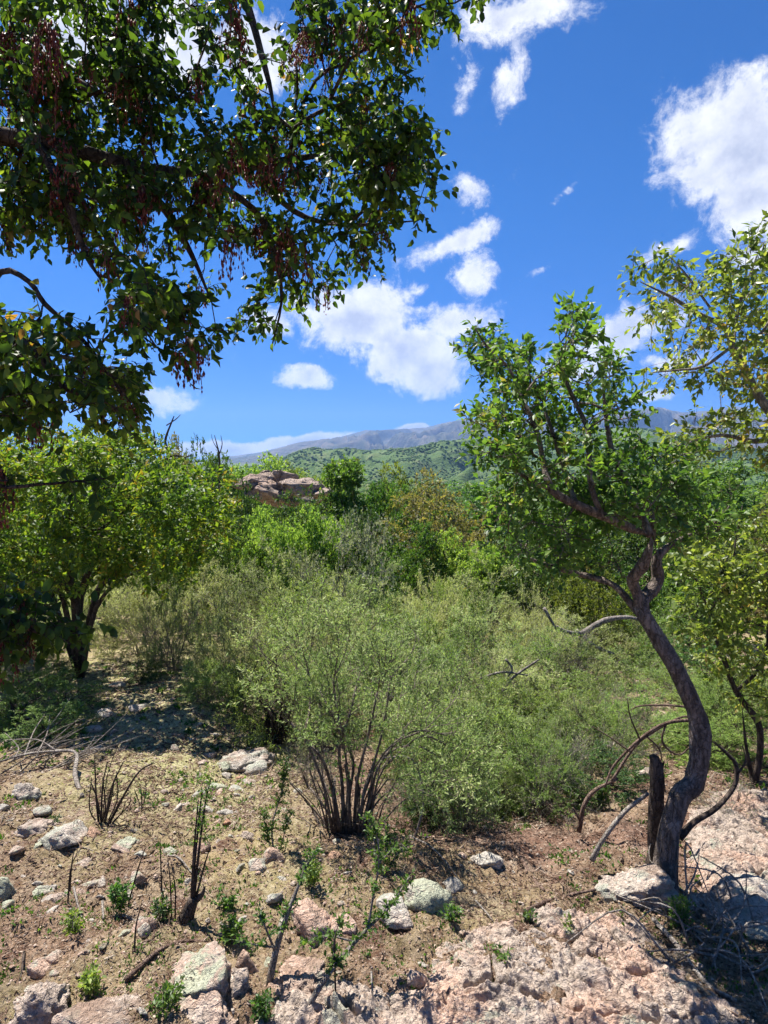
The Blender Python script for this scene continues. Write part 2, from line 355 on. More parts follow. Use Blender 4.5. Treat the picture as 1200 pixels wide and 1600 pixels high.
def tube(buf, pts, rad, n=6, cap=True, rough=0., seed=0):
    pts = np.asarray(pts, float); rad = np.asarray(rad, float); k = len(pts)
    if k < 2: return
    tg = norm(np.gradient(pts, axis=0))
    ref = np.array([0, 0, 1.]) if abs(tg[0][2]) < .9 else np.array([1., 0, 0])
    U = np.empty((k, 3)); u = np.cross(tg[0], ref); u /= np.linalg.norm(u) + 1e-9
    for i in range(k):
        u = u - tg[i] * (u @ tg[i]); u /= np.linalg.norm(u) + 1e-9; U[i] = u
    Wv = np.cross(tg, U); a = np.arange(n) * 2 * math.pi / n
    rr = rad[:, None] * np.ones((1, n))
    if rough: rr = rr * (1 + rough * (noise2(np.arange(k)[:, None] * .55 + seed, np.cos(a)[None] * 1.6 + np.sin(a)[None] * 2.3, seed) * 2))
    V = pts[:, None] + rr[..., None] * (np.cos(a)[None, :, None] * U[:, None] + np.sin(a)[None, :, None] * Wv[:, None])
    V = V.reshape(-1, 3)
    i = np.arange(k - 1)[:, None] * n; j = np.arange(n)[None]; j2 = (j + 1) % n
    Q = np.stack([i + j, i + j2, i + n + j2, i + n + j], -1).reshape(-1, 4)
    T = None
    if cap:
        V = np.vstack([V, pts[-1] + tg[-1] * rad[-1] * .6, pts[0]]); e = (k - 1) * n; jj = np.arange(n)
        T = np.vstack([np.stack([e + jj, e + (jj + 1) % n, np.full(n, k * n)], -1), np.stack([(jj + 1) % n, jj, np.full(n, k * n + 1)], -1)])
    buf.add(V, Q, T)
def smooth_poly(pts, rad, sub=4):
    pts = np.asarray(pts, float); rad = np.asarray(rad, float); n = len(pts)
    if n < 3:
        t = np.linspace(0, n - 1, (n - 1) * sub + 1); i = np.minimum(t.astype(int), n - 2); f = (t - i)[:, None]
        return pts[i] * (1 - f) + pts[i + 1] * f, np.interp(t, np.arange(n), rad)
    e = np.vstack([2 * pts[0] - pts[1], pts, 2 * pts[-1] - pts[-2]])
    t = np.linspace(0, n - 1, (n - 1) * sub + 1); i = np.minimum(t.astype(int), n - 2); f = (t - i)[:, None]
    a, b, c, d = e[i], e[i + 1], e[i + 2], e[i + 3]
    q = .5 * ((2 * b) + (-a + c) * f + (2 * a - 5 * b + 4 * c - d) * f ** 2 + (-a + 3 * b - 3 * c + d) * f ** 3)
    return q, np.interp(t, np.arange(n), rad)

# leaf templates (unit length along Y)
def leaf_tpl(kind):
    if kind == 'oval':
        V = np.array([[0, 0, 0], [-.25, .2, .10], [.25, .2, .10], [-.25, .64, .10], [.25, .64, .10], [0, 1, -.2], [0, .27, 0], [0, .6, 0]], float)
        return V, np.array([[1, 3, 7, 6], [6, 7, 4, 2]]), np.array([[0, 1, 6], [0, 6, 2], [3, 5, 7], [7, 5, 4]])
    if kind == 'kite':
        V = np.array([[0, 0, 0], [-.26, .42, .06], [.26, .42, .06], [0, 1, -.06]], float)
        return V, None, np.array([[0, 1, 3], [0, 3, 2]])
    if kind == 'narrow':
        V = np.array([[0, 0, 0], [-.13, .45, .03], [.13, .45, .03], [0, 1, -.04]], float)
        return V, None, np.array([[0, 1, 3], [0, 3, 2]])
    if kind == 'blade':
        V = np.array([[-.03, 0, 0], [.03, 0, 0], [-.022, .55, .06], [.022, .55, .06], [0, 1, .22]], float)
        return V, np.array([[0, 1, 3, 2]]), np.array([[2, 3, 4]])
TPL = {k_: leaf_tpl(k_) for k_ in ('oval', 'kite', 'narrow', 'blade')}
def frames(d, nrm):
    d = norm(d); z = norm(nrm - d * (nrm * d).sum(-1, keepdims=True)); x = np.cross(d, z)
    return np.stack([x, d, z], -1)          # columns
def leaves_mesh(name, pos, Rm, size, kind, mat, keep=None):
    V, Q, T = TPL[kind]
    if keep is not None: pos, Rm, size = pos[keep], Rm[keep], size[keep]
    n = len(pos); A = np.einsum('nij,vj->nvi', Rm, V) * size[:, None, None] + pos[:, None]
    off = (np.arange(n) * len(V))[:, None, None]; f = []
    if Q is not None: f.append((Q[None] + off).reshape(-1, Q.shape[1]))
    if T is not None: f.append((T[None] + off).reshape(-1, 3))
    return mesh(name, A.reshape(-1, 3), f, mat)
def twig_prisms(buf, a, b, c, r):
    """thin 3-sided two-segment twigs a->b->c, vectorised"""
    n = len(a); d = norm(c - a); ref = np.tile([0.3, .2, .9], (n, 1)); u = norm(np.cross(d, ref)); v = np.cross(d, u)
    V = []
    for p, s in ((a, 1.), (b, .75)):
        for k in range(3):
            an = k * 2.0944; V.append(p + (u * math.cos(an) + v * math.sin(an)) * (r * s)[:, None])
    V.append(c); V = np.stack(V, 1); off = (np.arange(n) * 7)[:, None, None]
    Q = np.array([[0, 1, 4, 3], [1, 2, 5, 4], [2, 0, 3, 5]]); T = np.array([[3, 4, 6], [4, 5, 6], [5, 3, 6]])
    buf.add(V.reshape(-1, 3), (Q[None] + off).reshape(-1, 4), (T[None] + off).reshape(-1, 3))
def sprigs(tips, dirs, K, tl, L, ls, rng, spread=.7, upb=.2, droop=.0, upn=.6, along=.45, rt=.0018, jit=.35):
    n = len(tips); base = np.repeat(tips, K, 0); d = np.repeat(dirs, K, 0)
    d = norm(d + spread * rng.normal(size=d.shape) + np.array([0, 0, upb]))
    ln = tl * rng.uniform(.5, 1.3, (len(d), 1))
    mid = base + d * ln * .5; end = mid + norm(d + np.array([0, 0, -droop]) + .25 * rng.normal(size=d.shape)) * ln * .5
    t = (np.arange(L)[None] + rng.uniform(0, 1, (len(d), L))) / L; t = t[..., None]
    pos = np.where(t < .5, base[:, None] + (mid - base)[:, None] * t * 2, mid[:, None] + (end - mid)[:, None] * (t * 2 - 1)).reshape(-1, 3)
    dd = np.repeat(d, L, 0); side = rng.normal(size=dd.shape); side = norm(side - dd * (side * dd).sum(-1, keepdims=True))
    ld = norm(dd * along + side * (1 - along) + jit * .5 * rng.normal(size=dd.shape) + np.array([0, 0, -droop]))
    nr = rng.normal(size=dd.shape) + np.array([0, 0, 1.]) * upn * 2
    sz = ls * rng.uniform(.6, 1.25, len(ld))
    return (base, mid, end, np.full(len(base), rt)), (pos, frames(ld, nr), sz)

# ------------------------------------------------------------------ skeleton growth
def grow(trunks, att, rng, bf=.35, step=.12, wob=.12, tipr=.0025, expo=2.4, sag=0., minz=None):
    """trunks: list of (pts, radii, parent_index or -1); att: attractors"""
    pos = []; par = []; path = []; fixed = []; isT = []
    for pts, rad, pi in trunks:
        for i, p in enumerate(pts):
            if i == 0 and pi >= 0 : continue
            pr = (pi if (i == 1 and pi >= 0) else (len(pos) - 1 if i > 0 else -1))
            pos.append(p); par.append(pr); fixed.append(rad[i]); isT.append(True)
            path.append(0 if pr < 0 else path[pr] + np.linalg.norm(np.asarray(p) - pos[pr]) * .5)
    nT = len(pos)
    cap = nT + len(att) * 14 + 10
    A = np.zeros((cap, 3)); A[:nT] = pos; pth = np.zeros(cap); pth[:nT] = path; ok = np.ones(cap); 
    if minz is not None: ok[:nT] = np.where(A[:nT, 2] < minz, 1e6, 0)
    else: ok[:nT] = 0
    ok[nT:] = 0
    par = par + [0] * (cap - nT); n = nT; tips = []
    d0 = np.min(np.linalg.norm(att[:, None] - A[None, :nT], axis=2) + ok[None, :nT], axis=1)
    for ai in np.argsort(d0):
        a = att[ai]; dv = a - A[:n]; d = np.sqrt((dv ** 2).sum(1)); c = d + bf * pth[:n] + ok[:n]
        i = int(np.argmin(c)); L = d[i]
        k = int(min(12, max(1, round(L / step)))); p0 = A[i].copy(); perp = rng.normal(size=3) * wob * L
        prev = i
        for q in range(1, k + 1):
            t = q / k; s = math.sin(t * math.pi)
            x = p0 + (a - p0) * t + perp * s * .5 + np.array([0, 0, sag * L * s]) + (rng.normal(size=3) * wob * .25 * L / k if q < k else 0)
            A[n] = x; par[n] = prev; pth[n] = pth[prev] + L / k; prev = n; n += 1
        tips.append(prev)
    ch = [[] for _ in range(n)]; rr = np.zeros(n)
    for i in range(n - 1, -1, -1):
        if rr[i] == 0: rr[i] = tipr ** expo
        if par[i] >= 0 and i >= 0:
            if i >= nT or par[i] >= 0: rr[par[i]] += rr[i]; ch[par[i]].append(i)
    # trunk nodes may have been visited in order so sums hold because parent index < child index
    r = rr ** (1 / expo)
    for i in range(nT): r[i] = fixed[i]
    for i in range(nT, n):
        if par[i] < nT: r[i] = min(r[i], fixed[par[i]] * .8)
        r[i] = min(r[i], r[par[i]])
    chains = []; stack = [(i, None) for i in range(n) if par[i] < 0]
    while stack:
        s, p = stack.pop(); pts = [] if p is None else [p]; rad = [] if p is None else [r[s]]
        i = s; tr = s < nT
        while True:
            pts.append(i); rad.append(r[i])
            c = ch[i]
            if not c: break
            if i < nT and any(q < nT for q in c): mc = max([q for q in c if q < nT], key=lambda q: r[q])
            elif i < nT: mc = None
            else: mc = max(c, key=lambda q: r[q])
            for q in c:
                if q != mc: stack.append((q, i))
            if mc is None: break
            i = mc
        chains.append((A[pts], np.array(rad), tr, s))
    tp = A[tips]; td = norm(tp - A[[par[t] for t in tips]])
    return chains, tp, td, A[:n], r
def wood(chains, root, mat, org, thick=.012, names=('trunk', 'branch', 'twigs'), tw=None, maxb=60, nmain=9, rough=.12):
    """tubes for the chains; thick ones become parts of their own"""
    big = sorted([c for c in chains if not c[2] and c[1][0] > thick], key=lambda c: -c[1][0])[:maxb]
    ids = {id(c[0]) for c in big}; tb = Buf(); cnt = 0
    for c in chains:
        if c[2]:
            b = Buf(); p, q = smooth_poly(c[0], c[1], 3)
            tube(b, p - org, q, nmain, rough=rough, seed=cnt); obj(names[0], b.me(names[0], mat), root); cnt += 1
        elif id(c[0]) in ids:
            b = Buf(); tube(b, c[0] - org, c[1], 6, rough=rough * .7, seed=cnt); obj(names[1], b.me(names[1], mat), root); cnt += 1
        else: tube(tb, c[0] - org, c[1], 4 if c[1][0] > .006 else 3)
    if tw is not None: twig_prisms(tb, *tw)
    if tb.n: obj(names[2], tb.me(names[2], mat), root, kind='stuff')
def big_leaves(root, L, kind, mat, n, org, name='leaf'):
    """the leaves that show largest become leaf parts, the rest one foliage part"""
    pos, Rm, sz = L; rel = pos + 0; d = np.linalg.norm(rel - CAM, axis=1); ndc = (rel - CAM) @ FW
    px = 600 + (rel - CAM) @ RT / ndc * F; py = 800 - (rel - CAM) @ UP / ndc * F
    face = np.abs(np.einsum('ni,ni->n', Rm[:, :, 2], norm(rel - CAM)))
    s = sz / d * (face + .3) * ((px > 5) & (px < 1195) & (py > 5) & (py < 1595) & (ndc > .1))
    idx = np.argsort(-s)[:n]; keep = np.ones(len(pos), bool); keep[idx] = False
    V, Q, T = TPL[kind]; me = mesh('leaf', V, [f for f in (Q, T) if f is not None], mat)
    for i in idx:
        o = obj(name, me, root); Mx = Matrix.Identity(4)
        for a in range(3):
            for b in range(3): Mx[a][b] = float(Rm[i][a][b] * sz[i])
            Mx[a][3] = float(pos[i][a] - org[a])
        o.matrix_local = Mx
    obj('foliage', leaves_mesh('foliage', pos - org, Rm, sz, kind, mat, keep), root, kind='stuff')
def inpoly(px, py, poly):
    c = np.zeros(len(px), bool); n = len(poly); j = n - 1
    for i in range(n):
        xi, yi = poly[i]; xj, yj = poly[j]
        c ^= ((yi > py) != (yj > py)) & (px < (xj - xi) * (py - yi) / (yj - yi + 1e-9) + xi); j = i
    return c
def sample_poly(poly, n, rng):
    p = np.array(poly, float); lo, hi = p.min(0), p.max(0); out = np.zeros((0, 2))
    while len(out) < n:
        q = rng.uniform(lo, hi, (n * 2, 2)); out = np.vstack([out, q[inpoly(q[:, 0], q[:, 1], poly)]])
    return out[:n]
def thin(q, dmin):
    keep = []
    for p in q:
        if all((p[0] - k[0]) ** 2 + (p[1] - k[1]) ** 2 > dmin * dmin for k in keep): keep.append(p)
    return np.array(keep)

# ================================================================== THE SETTING
def polar(rs, az):
    A, Rr = np.meshgrid(az, rs); return A, Rr
def grid_faces(nr, na, close=False):
    i = np.arange(nr - 1)[:, None] * na; j = np.arange(na if close else na - 1)[None]; j2 = (j + 1) % na
    return np.stack([i + j, i + j2, i + na + j2, i + na + j], -1).reshape(-1, 4)
rs = np.concatenate([[0.05, .3, .6, .9], 1.15 * 1.0068 ** np.arange(0, 330), 10.9 * 1.035 ** np.arange(0, 216)])
azs = np.concatenate([np.arange(-42, 42, .27), np.arange(42, 318, 3.0)])
A_, R_ = polar(rs, np.radians(azs)); X = R_ * np.sin(A_); Y = R_ * np.cos(A_); Z = h(X, Y)
ground = obj('ground', mesh('ground', np.stack([X, Y, Z], -1).reshape(-1, 3), [grid_faces(len(rs), len(azs), True)[:, ::-1]], M['ground']), kind='structure')
def moss_f(x, y):
    # mossy sward lies left of the central shrub, on the open slope
    d = y; a = np.exp(-(((x + 1.35) / 1.0) ** 2 + ((d - 4.2) / 1.5) ** 2)) + .8 * np.exp(-(((x + 2.6) / 1.2) ** 2 + ((d - 7) / 2.4) ** 2)) + .45 * np.clip((np.hypot(x, y) - 5) / 4, 0, 1)
    a = a + .25 * np.exp(-(((x - .3) / 1.2) ** 2 + ((d - 2.2) / .5) ** 2)) + .5 * fbm2(x / .6, y / .6, 3, 55)
    return np.clip(a * 1.1, 0, 1)
def add_attr(me, nm, val):
    a = me.attributes.new(nm, 'FLOAT', 'POINT'); a.data.foreach_set('value', np.asarray(val, np.float32).ravel())
add_attr(ground.data, 'moss', moss_f(X, Y))
s1 = gp(375, 1335)
add_attr(ground.data, 'sand', np.clip(1.6 * np.exp(-(((X - s1[0]) / .22) ** 2 + ((Y - s1[1]) / .28) ** 2)) + .5 * np.exp(-(((X - .1) / .35) ** 2 + ((Y - 2.5) / .3) ** 2)), 0, 1))
add_attr(ground.data, 'far', np.clip((R_ - 16) / 25, 0, 1))

def skyline(pts):
    az = []; el = []
    for (x, y) in pts:
        r = ray(x, y); az.append(math.atan2(r[0], r[1])); el.append(r[2] / math.hypot(r[0], r[1]))
    return np.array(az), np.array(el)
def range_mesh(name, pts, r1, r2, r3, zfoot, mat, naz, nr, spur, fine, seed, pw=1.0, azlim=62, side=None):
    sa, se = skyline(pts); az = np.radians(np.linspace(-azlim, azlim, naz)); rr = np.concatenate([np.linspace(r1, r2, nr), np.linspace(r2, r3, nr // 5)[1:]])
    el = np.interp(az, sa, se); top = el * r2 + CAM[2]
    A, Rr = np.meshgrid(az, rr); T = np.clip((Rr - r1) / (r2 - r1), 0, 1); B = np.clip((Rr - r2) / (r3 - r2), 0, 1)
    Hh = (top - zfoot)[None]
    s = T ** pw * (1 - .9 * B)
    gx = A * r2 / spur; gy = Rr / (spur * 2.6)
    wob = fbm2(gx * .6, gy * .9, 3, seed + 4) * 1.4
    rid = 1 - np.abs(fbm2(gx + wob, gy + wob * .6, 4, seed, .52)) * 3.0
    env = np.sin(np.clip(T, 0, 1) * math.pi) ** .8 + .04
    Zz = zfoot + Hh * s + Hh * .55 * env * (rid - .62) * np.clip(1 - B * 2, 0, 1) + Hh * fine * fbm2(A * r2 / (spur * .23), Rr / (spur * .23), 4, seed + 9)
    Xx = Rr * np.sin(A); Yy = Rr * np.cos(A)
    # fold the silhouette back onto the traced skyline: cap every column at its ridge angle
    cap = (el[None] + fine * .02 * 0) * Rr + CAM[2]
    Zz = np.minimum(Zz, cap + Hh * fine * .6 * fbm2(A * r2 / (spur * .12), Rr / spur, 3, seed + 2))
    o = obj(name, mesh(name, np.stack([Xx, Yy, Zz], -1).reshape(-1, 3), [grid_faces(len(rr), naz)[:, ::-1]], mat), kind='structure')
    return o, (az, rr, Zz)
HILL = [(-700, 690), (-200, 730), (150, 740), (330, 736), (420, 726), (450, 712), (470, 704), (490, 700), (510, 703), (540, 700), (570, 705), (610, 701), (650, 697), (690, 690), (735, 685), (790, 690), (850, 682), (910, 672), (960, 668), (1010, 671), (1060, 678), (1110, 692), (1200, 704), (1500, 690), (2100, 700)]
hill, hd = range_mesh('green_hill', HILL, 620, 1500, 2400, -30, M['hill'], 620, 150, 170, .035, 40, .8)
MT = [(-900, 640), (-400, 700), (0, 740), (250, 736), (330, 716), (400, 708), (430, 701), (470, 690), (520, 684), (545, 679), (572, 671), (600, 672), (632, 670), (665, 668), (690, 661), (720, 656), (750, 654), (800, 652), (850, 656), (905, 650), (960, 645), (1000, 638), (1030, 636), (1065, 645), (1105, 642), (1150, 634), (1200, 640), (1500, 620), (2200, 660)]
mtn, _ = range_mesh('mountain_range', MT, 3200, 7600, 9500, -60, M['mountain'], 640, 190, 620, .03, 70, .9)

# scrub on the hill and woodland on the valley floor: nobody could count it
def blobs(name, C, rad, mat, seed, kz=.8):
    rng = np.random.default_rng(seed)
    t = (1 + 5 ** .5) / 2
    V = norm(np.array([[-1, t, 0], [1, t, 0], [-1, -t, 0], [1, -t, 0], [0, -1, t], [0, 1, t], [0, -1, -t], [0, 1, -t], [t, 0, -1], [t, 0, 1], [-t, 0, -1], [-t, 0, 1]], float))
    Fc = np.array([[0, 11, 5], [0, 5, 1], [0, 1, 7], [0, 7, 10], [0, 10, 11], [1, 5, 9], [5, 11, 4], [11, 10, 2], [10, 7, 6], [7, 1, 8], [3, 9, 4], [3, 4, 2], [3, 2, 6], [3, 6, 8], [3, 8, 9], [4, 9, 5], [2, 4, 11], [6, 2, 10], [8, 6, 7], [9, 8, 1]])
    n = len(C); k = rng.uniform(.65, 1.35, (n, 12, 1)); a = rng.uniform(0, 6.28, n); ca, sa_ = np.cos(a), np.sin(a)
    VV = V[None] * k * rad[:, None, None]; x = VV[..., 0] * ca[:, None] - VV[..., 1] * sa_[:, None]; y = VV[..., 0] * sa_[:, None] + VV[..., 1] * ca[:, None]
    VV = np.stack([x, y, VV[..., 2] * kz], -1) + C[:, None]
    off = (np.arange(n) * 12)[:, None, None]
    return obj(name, mesh(name, VV.reshape(-1, 3), [(Fc[None] + off).reshape(-1, 3)], mat, smooth=False), kind='stuff')
def scrubmat():
    m_, k = newmat('distant scrub'); g = k.n('ShaderNodeNewGeometry')
    c = k.ramp(g.outputs['Random Per Island'], [(0, (.05, .10, .028)), (.5, (.09, .155, .045)), (.8, (.13, .2, .06)), (1, (.18, .2, .09))])
    c = k.mix(k.rng(k.noise(g.outputs['Position'], 1.2, 4, .7), .4, .6, 0, .5), c, (.02, .035, .012))
    finish(k, bsdf(k, c, .9, .1, bump(k, k.noise(g.outputs['Position'], 2.0, 4, .7), 1.0, .6))); return m_
M['scrub'] = scrubmat()
rg = np.random.default_rng(5)
n = 26000; ai = rg.uniform(.2, .8, n); az, rr, Zz = hd
ri = rg.uniform(0, 1, n) ** .8
aa = ai * (len(az) - 1); ra = ri * 149; i0 = aa.astype(int); j0 = ra.astype(int)
azv = az[i0] + (aa - i0) * (az[1] - az[0]); rv = rr[j0] + (ra - j0) * (rr[1] - rr[0])
fa = (aa - i0); fr_ = (ra - j0)
i1 = np.minimum(i0 + 1, len(az) - 1); j1 = j0 + 1
zv = (Zz[j0, i0] * (1 - fa) + Zz[j0, i1] * fa) * (1 - fr_) + (Zz[j1, i0] * (1 - fa) + Zz[j1, i1] * fa) * fr_
dn = fbm2(azv * 1500 / 60, rv / 60, 3, 77); sel = dn > -.2
blobs('hillside_scrub', np.stack([rv * np.sin(azv), rv * np.cos(azv), zv + .6], -1)[sel], (rg.uniform(.9, 2.4, n) * (1 + .4 * (rv > 1000)))[sel], M['scrub'], 6)
n = 6500; azv = np.radians(rg.uniform(-50, 50, n)); rv = 60 * (900 / 60) ** (rg.uniform(0, 1, n) ** .7)
xx, yy = rv * np.sin(azv), rv * np.cos(azv)
blobs('valley_woodland', np.stack([xx, yy, h0(xx, yy) + 1.2], -1), rg.uniform(1.3, 2.6, n) * (1 + rv / 900), M['scrub'], 8, .9)


# ================================================================== HAZE
def haze():
    b = Buf(); x0, x1, y0, y1, z0, z1 = -11000, 11000, -600, 11000, -70, 760
    V = np.array([[x, y, z] for x in (x0, x1) for y in (y0, y1) for z in (z0, z1)], float)
    b.add(V, [[0, 1, 3, 2], [4, 6, 7, 5], [0, 4, 5, 1], [2, 3, 7, 6], [0, 2, 6, 4], [1, 5, 7, 3]])
    m_, k = newmat('haze'); v = k.n('ShaderNodeVolumePrincipled'); v.inputs['Density'].default_value = 1.0e-4
    v.inputs['Color'].default_value = (.30, .52, 1, 1); v.inputs['Anisotropy'].default_value = .2
    o = k.n('ShaderNodeOutputMaterial'); k.t.links.new(v.outputs[0], o.inputs['Volume'])
    obj('haze', b.me('haze', m_, False), kind='stuff')
haze()

# ================================================================== BACKGROUND TREES AND BUSHES
def crown_points(rng, nc, npts, flat=.8, low=.15, taper=0.):
    """attractors in a crown of unit height and unit width made of several clumps"""
    out = []
    for i in range(nc):
        a = rng.uniform(0, 6.28); t = rng.uniform(0, 1); r = .36 * math.sqrt(rng.uniform(.02, 1)) * (1 - taper * t)
        z = low + .16 + (.70 - low) * t * (1 - .45 * r * (1 - taper) / .36)
        c = np.array([r * math.cos(a), r * math.sin(a), z]); s = rng.uniform(.07, .15) * (1 - .4 * taper * t)
        q = norm(rng.normal(size=(npts, 3))) * rng.uniform(.45, 1.05, (npts, 1)) ** .5 * s * np.array([1, 1, flat])
        out.append(c + q)
    q = np.vstack(out); q = q[(q[:, 2] > .04)]; q[:, 2] *= .97 / np.percentile(q[:, 2], 99.5); q[:, :2] *= .47 / np.percentile(np.abs(q[:, :2]), 98); return q
VAR = {}
def variant(key, mat, bark, seed, H=3.0, Wd=3.2, nc=26, npts=10, L=6, K=4, ls=.05, kind='kite', tl=.17, low=.15, taper=0., stems=3, droop=0., spread=.8):
    rng = np.random.default_rng(seed)
    q = crown_points(rng, nc, npts, .8, low, taper) * np.array([Wd, Wd, H])
    tr = []
    for i in range(stems):
        a = rng.uniform(0, 6.28); l = H * rng.uniform(.3, .5); r0 = .045 * H / 3 * rng.uniform(.7, 1.1)
        e = np.array([math.cos(a) * Wd * .16, math.sin(a) * Wd * .16, l]); o_ = np.array([math.cos(a), math.sin(a), 0]) * .08
        pts = np.array([o_ + np.array([0, 0, -.15]), o_ + e * .33 + rng.normal(size=3) * .04, o_ + e * .66 + rng.normal(size=3) * .05, o_ + e])
        tr.append((pts, [r0, r0 * .85, r0 * .7, r0 * .5], -1))
    ch, tp, td, A, r = grow(tr, q, rng, step=.25, wob=.15, tipr=.004)
    tw, Lf = sprigs(tp, td, K, tl, L, ls, rng, spread=spread, droop=droop, rt=.003)
    tb = Buf(); b2 = Buf(); i = 0
    for c in ch:
        if c[2]: p, rr_ = smooth_poly(c[0], c[1], 2); tube(tb, p, rr_, 6, rough=.15, seed=i); i += 1
        else: tube(b2, c[0], c[1], 3, cap=False)
    twig_prisms(b2, *tw)
    VAR[key] = (tb.me('trunk', bark), b2.me('twigs', bark), leaves_mesh('crown', *Lf, kind, mat), H, Wd)
variant('dark', M['leaf_dark'], M['bark_dark'], 1, nc=64, npts=18, ls=.085, L=7, K=3, low=.0)
variant('dark2', M['leaf_dark'], M['bark_dark'], 2, nc=62, npts=18, ls=.085, L=7, K=3, low=-.1)
variant('bright', M['leaf_bright'], M['bark_dark'], 3, nc=62, npts=18, ls=.085, L=7, K=3, low=-.08)
variant('tall', M['leaf_right'], M['bark_dark'], 4, H=3.6, Wd=2.0, nc=44, npts=18, ls=.085, L=7, K=3, low=.0, taper=.6)
variant('lime', M['leaf_lime'], M['bark_dark'], 5, nc=62, npts=18, ls=.085, L=7, K=3, low=-.08)
variant('olive', M['leaf_olive'], M['bark_grey'], 6, nc=62, npts=18, ls=.075, L=7, K=3, low=-.08)
variant('mid', M['leaf_shrub'], M['bark_dark'], 8, nc=64, npts=18, ls=.09, L=8, K=3, low=-.08, kind='kite')
variant('white', M['leaf_white'], M['bark_grey'], 9, H=1.6, Wd=1.3, nc=14, npts=7, ls=.06, L=8, K=2, low=.1, kind='kite', tl=.3, spread=.5)
def place(key, name, px, d, top, wpx, label, cat='tree', group=None, rz=0., base=None, dx=0.):
    t, b, c, H, Wd = VAR[key]
    g = gat(px, d); zt = P(px, top, d)[2]; hh = max(.4, zt - g[2] + .0); ww = wpx / F * d
    rt = thing(name, (float(g[0]), float(g[1]), float(g[2]) - .03), label, cat, group, rz, (ww / Wd, ww / Wd, hh / H))
    obj('trunk', t, rt); obj('twigs', b, rt, kind='stuff'); obj('crown', c, rt); return rt
G1 = 'trees on the skyline'; G2 = 'bushes filling the middle distance'
BG = [
 # key, name, px, d, top, width, label
 ('dark', 'tree', 30, 17, 676, 260, 'dark tree at the left edge behind the yellowish tree', G1),
 ('lime', 'tree', 110, 22, 680, 230, 'yellow green tree crown on the skyline above the yellowish tree', G1),
 ('bright', 'tree', 190, 26, 684, 200, 'green tree crown on the skyline under the dead bare tree', G1),
 ('olive', 'tree', 268, 24, 688, 110, 'brownish tree beside the dead bare tree on the skyline', G1),
 ('dark', 'tree', 300, 30, 692, 90, 'small dark round tree on the skyline left of the mountains', G1),
 ('bright', 'tree', 352, 32, 712, 130, 'green tree on the skyline left of the rock outcrop', G1),
 ('mid', 'tree', 395, 40, 712, 120, 'feathery green tree right behind the rock outcrop', G1),
 ('lime', 'tree', 450, 48, 722, 90, 'light green tree beyond the right end of the outcrop', G1),
 ('mid', 'tree', 495, 60, 734, 120, 'low green tree on the valley floor between outcrop and slender tree', G1),
 ('bright', 'tree', 610, 42, 750, 120, 'fresh green tree on the valley edge below the green hill', G1),
 ('dark', 'tree', 665, 50, 756, 120, 'dark tree at the foot of the green hill', G1),
 ('bright', 'tree', 735, 44, 757, 160, 'bright green flat tree left of the leaning tree crown', G1),
 ('lime', 'tree', 1010, 46, 740, 220, 'yellow green tree on the plain behind the leaning tree', G1),
 ('bright', 'tree', 1140, 40, 722, 240, 'bright green tree at right on the plain under the far hill', G1),
 ('dark', 'bush', 372, 15, 752, 130, 'very dark bush in front of the left end of the rock outcrop', G2),
 ('dark2', 'bush', 462, 14, 768, 150, 'dark green bush under the rock outcrop', G2),
 ('tall', 'tree', 543, 14.5, 716, 120, 'slender upright green tree right of the rock outcrop', G2),
 ('bright', 'bush', 592, 15.5, 756, 120, 'rounded green bush beside the slender upright tree', G2),
 ('lime', 'bush', 622, 19, 728, 130, 'lime green round bush left of the olive brown bush', G2),
 ('olive', 'bush', 690, 13.5, 744, 200, 'large olive brown bush in the middle of the view', G2),
 ('olive', 'bush', 765, 15, 775, 130, 'smaller olive bush under the leaning tree crown', G2),
 ('dark', 'tree', 860, 13, 770, 230, 'dark green tree behind the crown of the leaning tree', G2),
 ('bright', 'bush', 925, 16, 765, 170, 'green bush deep behind the fork of the leaning tree', G2),
 ('dark2', 'bush', 1030, 14, 760, 180, 'dark bush right of the fork of the leaning tree', G2),
 ('olive', 'bush', 1180, 13, 800, 180, 'orange tinged bush at the right edge', G2),
 ('dark2', 'bush', 370, 11.5, 812, 90, 'small blackish bush under the very dark bush', G2),
 ('mid', 'bush', 425, 11.5, 795, 120, 'green bush below the rock outcrop above the grey shrubs', G2),
 ('mid', 'bush', 505, 12, 790, 120, 'dull green bush left of the black gap under the slender tree', G2),
 ('dark2', 'bush', 575, 12.5, 800, 120, 'dark bush below the slender upright tree', G2),
 ('bright', 'bush', 650, 11, 820, 130, 'leafy green bush in front of the olive brown bush', G2),
 ('mid', 'bush', 735, 11, 830, 130, 'green bush right of the leafy green bush', G2),
 ('dark2', 'bush', 815, 11, 835, 130, 'shaded bush under the low limb of the leaning tree', G2),
 ('lime', 'bush', 935, 8.6, 868, 130, 'yellow green bush seen below the fork of the leaning tree', G2),
 ('bright', 'bush', 1050, 9.5, 860, 150, 'green bush just right of the leaning trunk', G2),
 ('mid', 'bush', -20, 12, 800, 190, 'green bush at the left edge beyond the yellowish tree', G2),
 ('dark2', 'bush', 95, 13, 800, 170, 'dark bush seen through the stems of the yellowish tree', G2),
 ('bright', 'bush', 210, 13.5, 780, 170, 'green bush right behind the crown of the yellowish tree', G2),
 ('mid', 'bush', 310, 13, 790, 130, 'green bush between the yellowish tree and the very dark bush', G2),
 ('dark', 'bush', 1130, 10.5, 815, 170, 'shady bush behind the yellowing saplings', G2),
 ('white', 'bush', 556, 8.6, 812, 100, 'silvery leaved wispy bush standing above the grey shrubs', G2),
 ('white', 'bush', 478, 8.2, 868, 70, 'small silvery bush among the grey shrubs', G2),
]
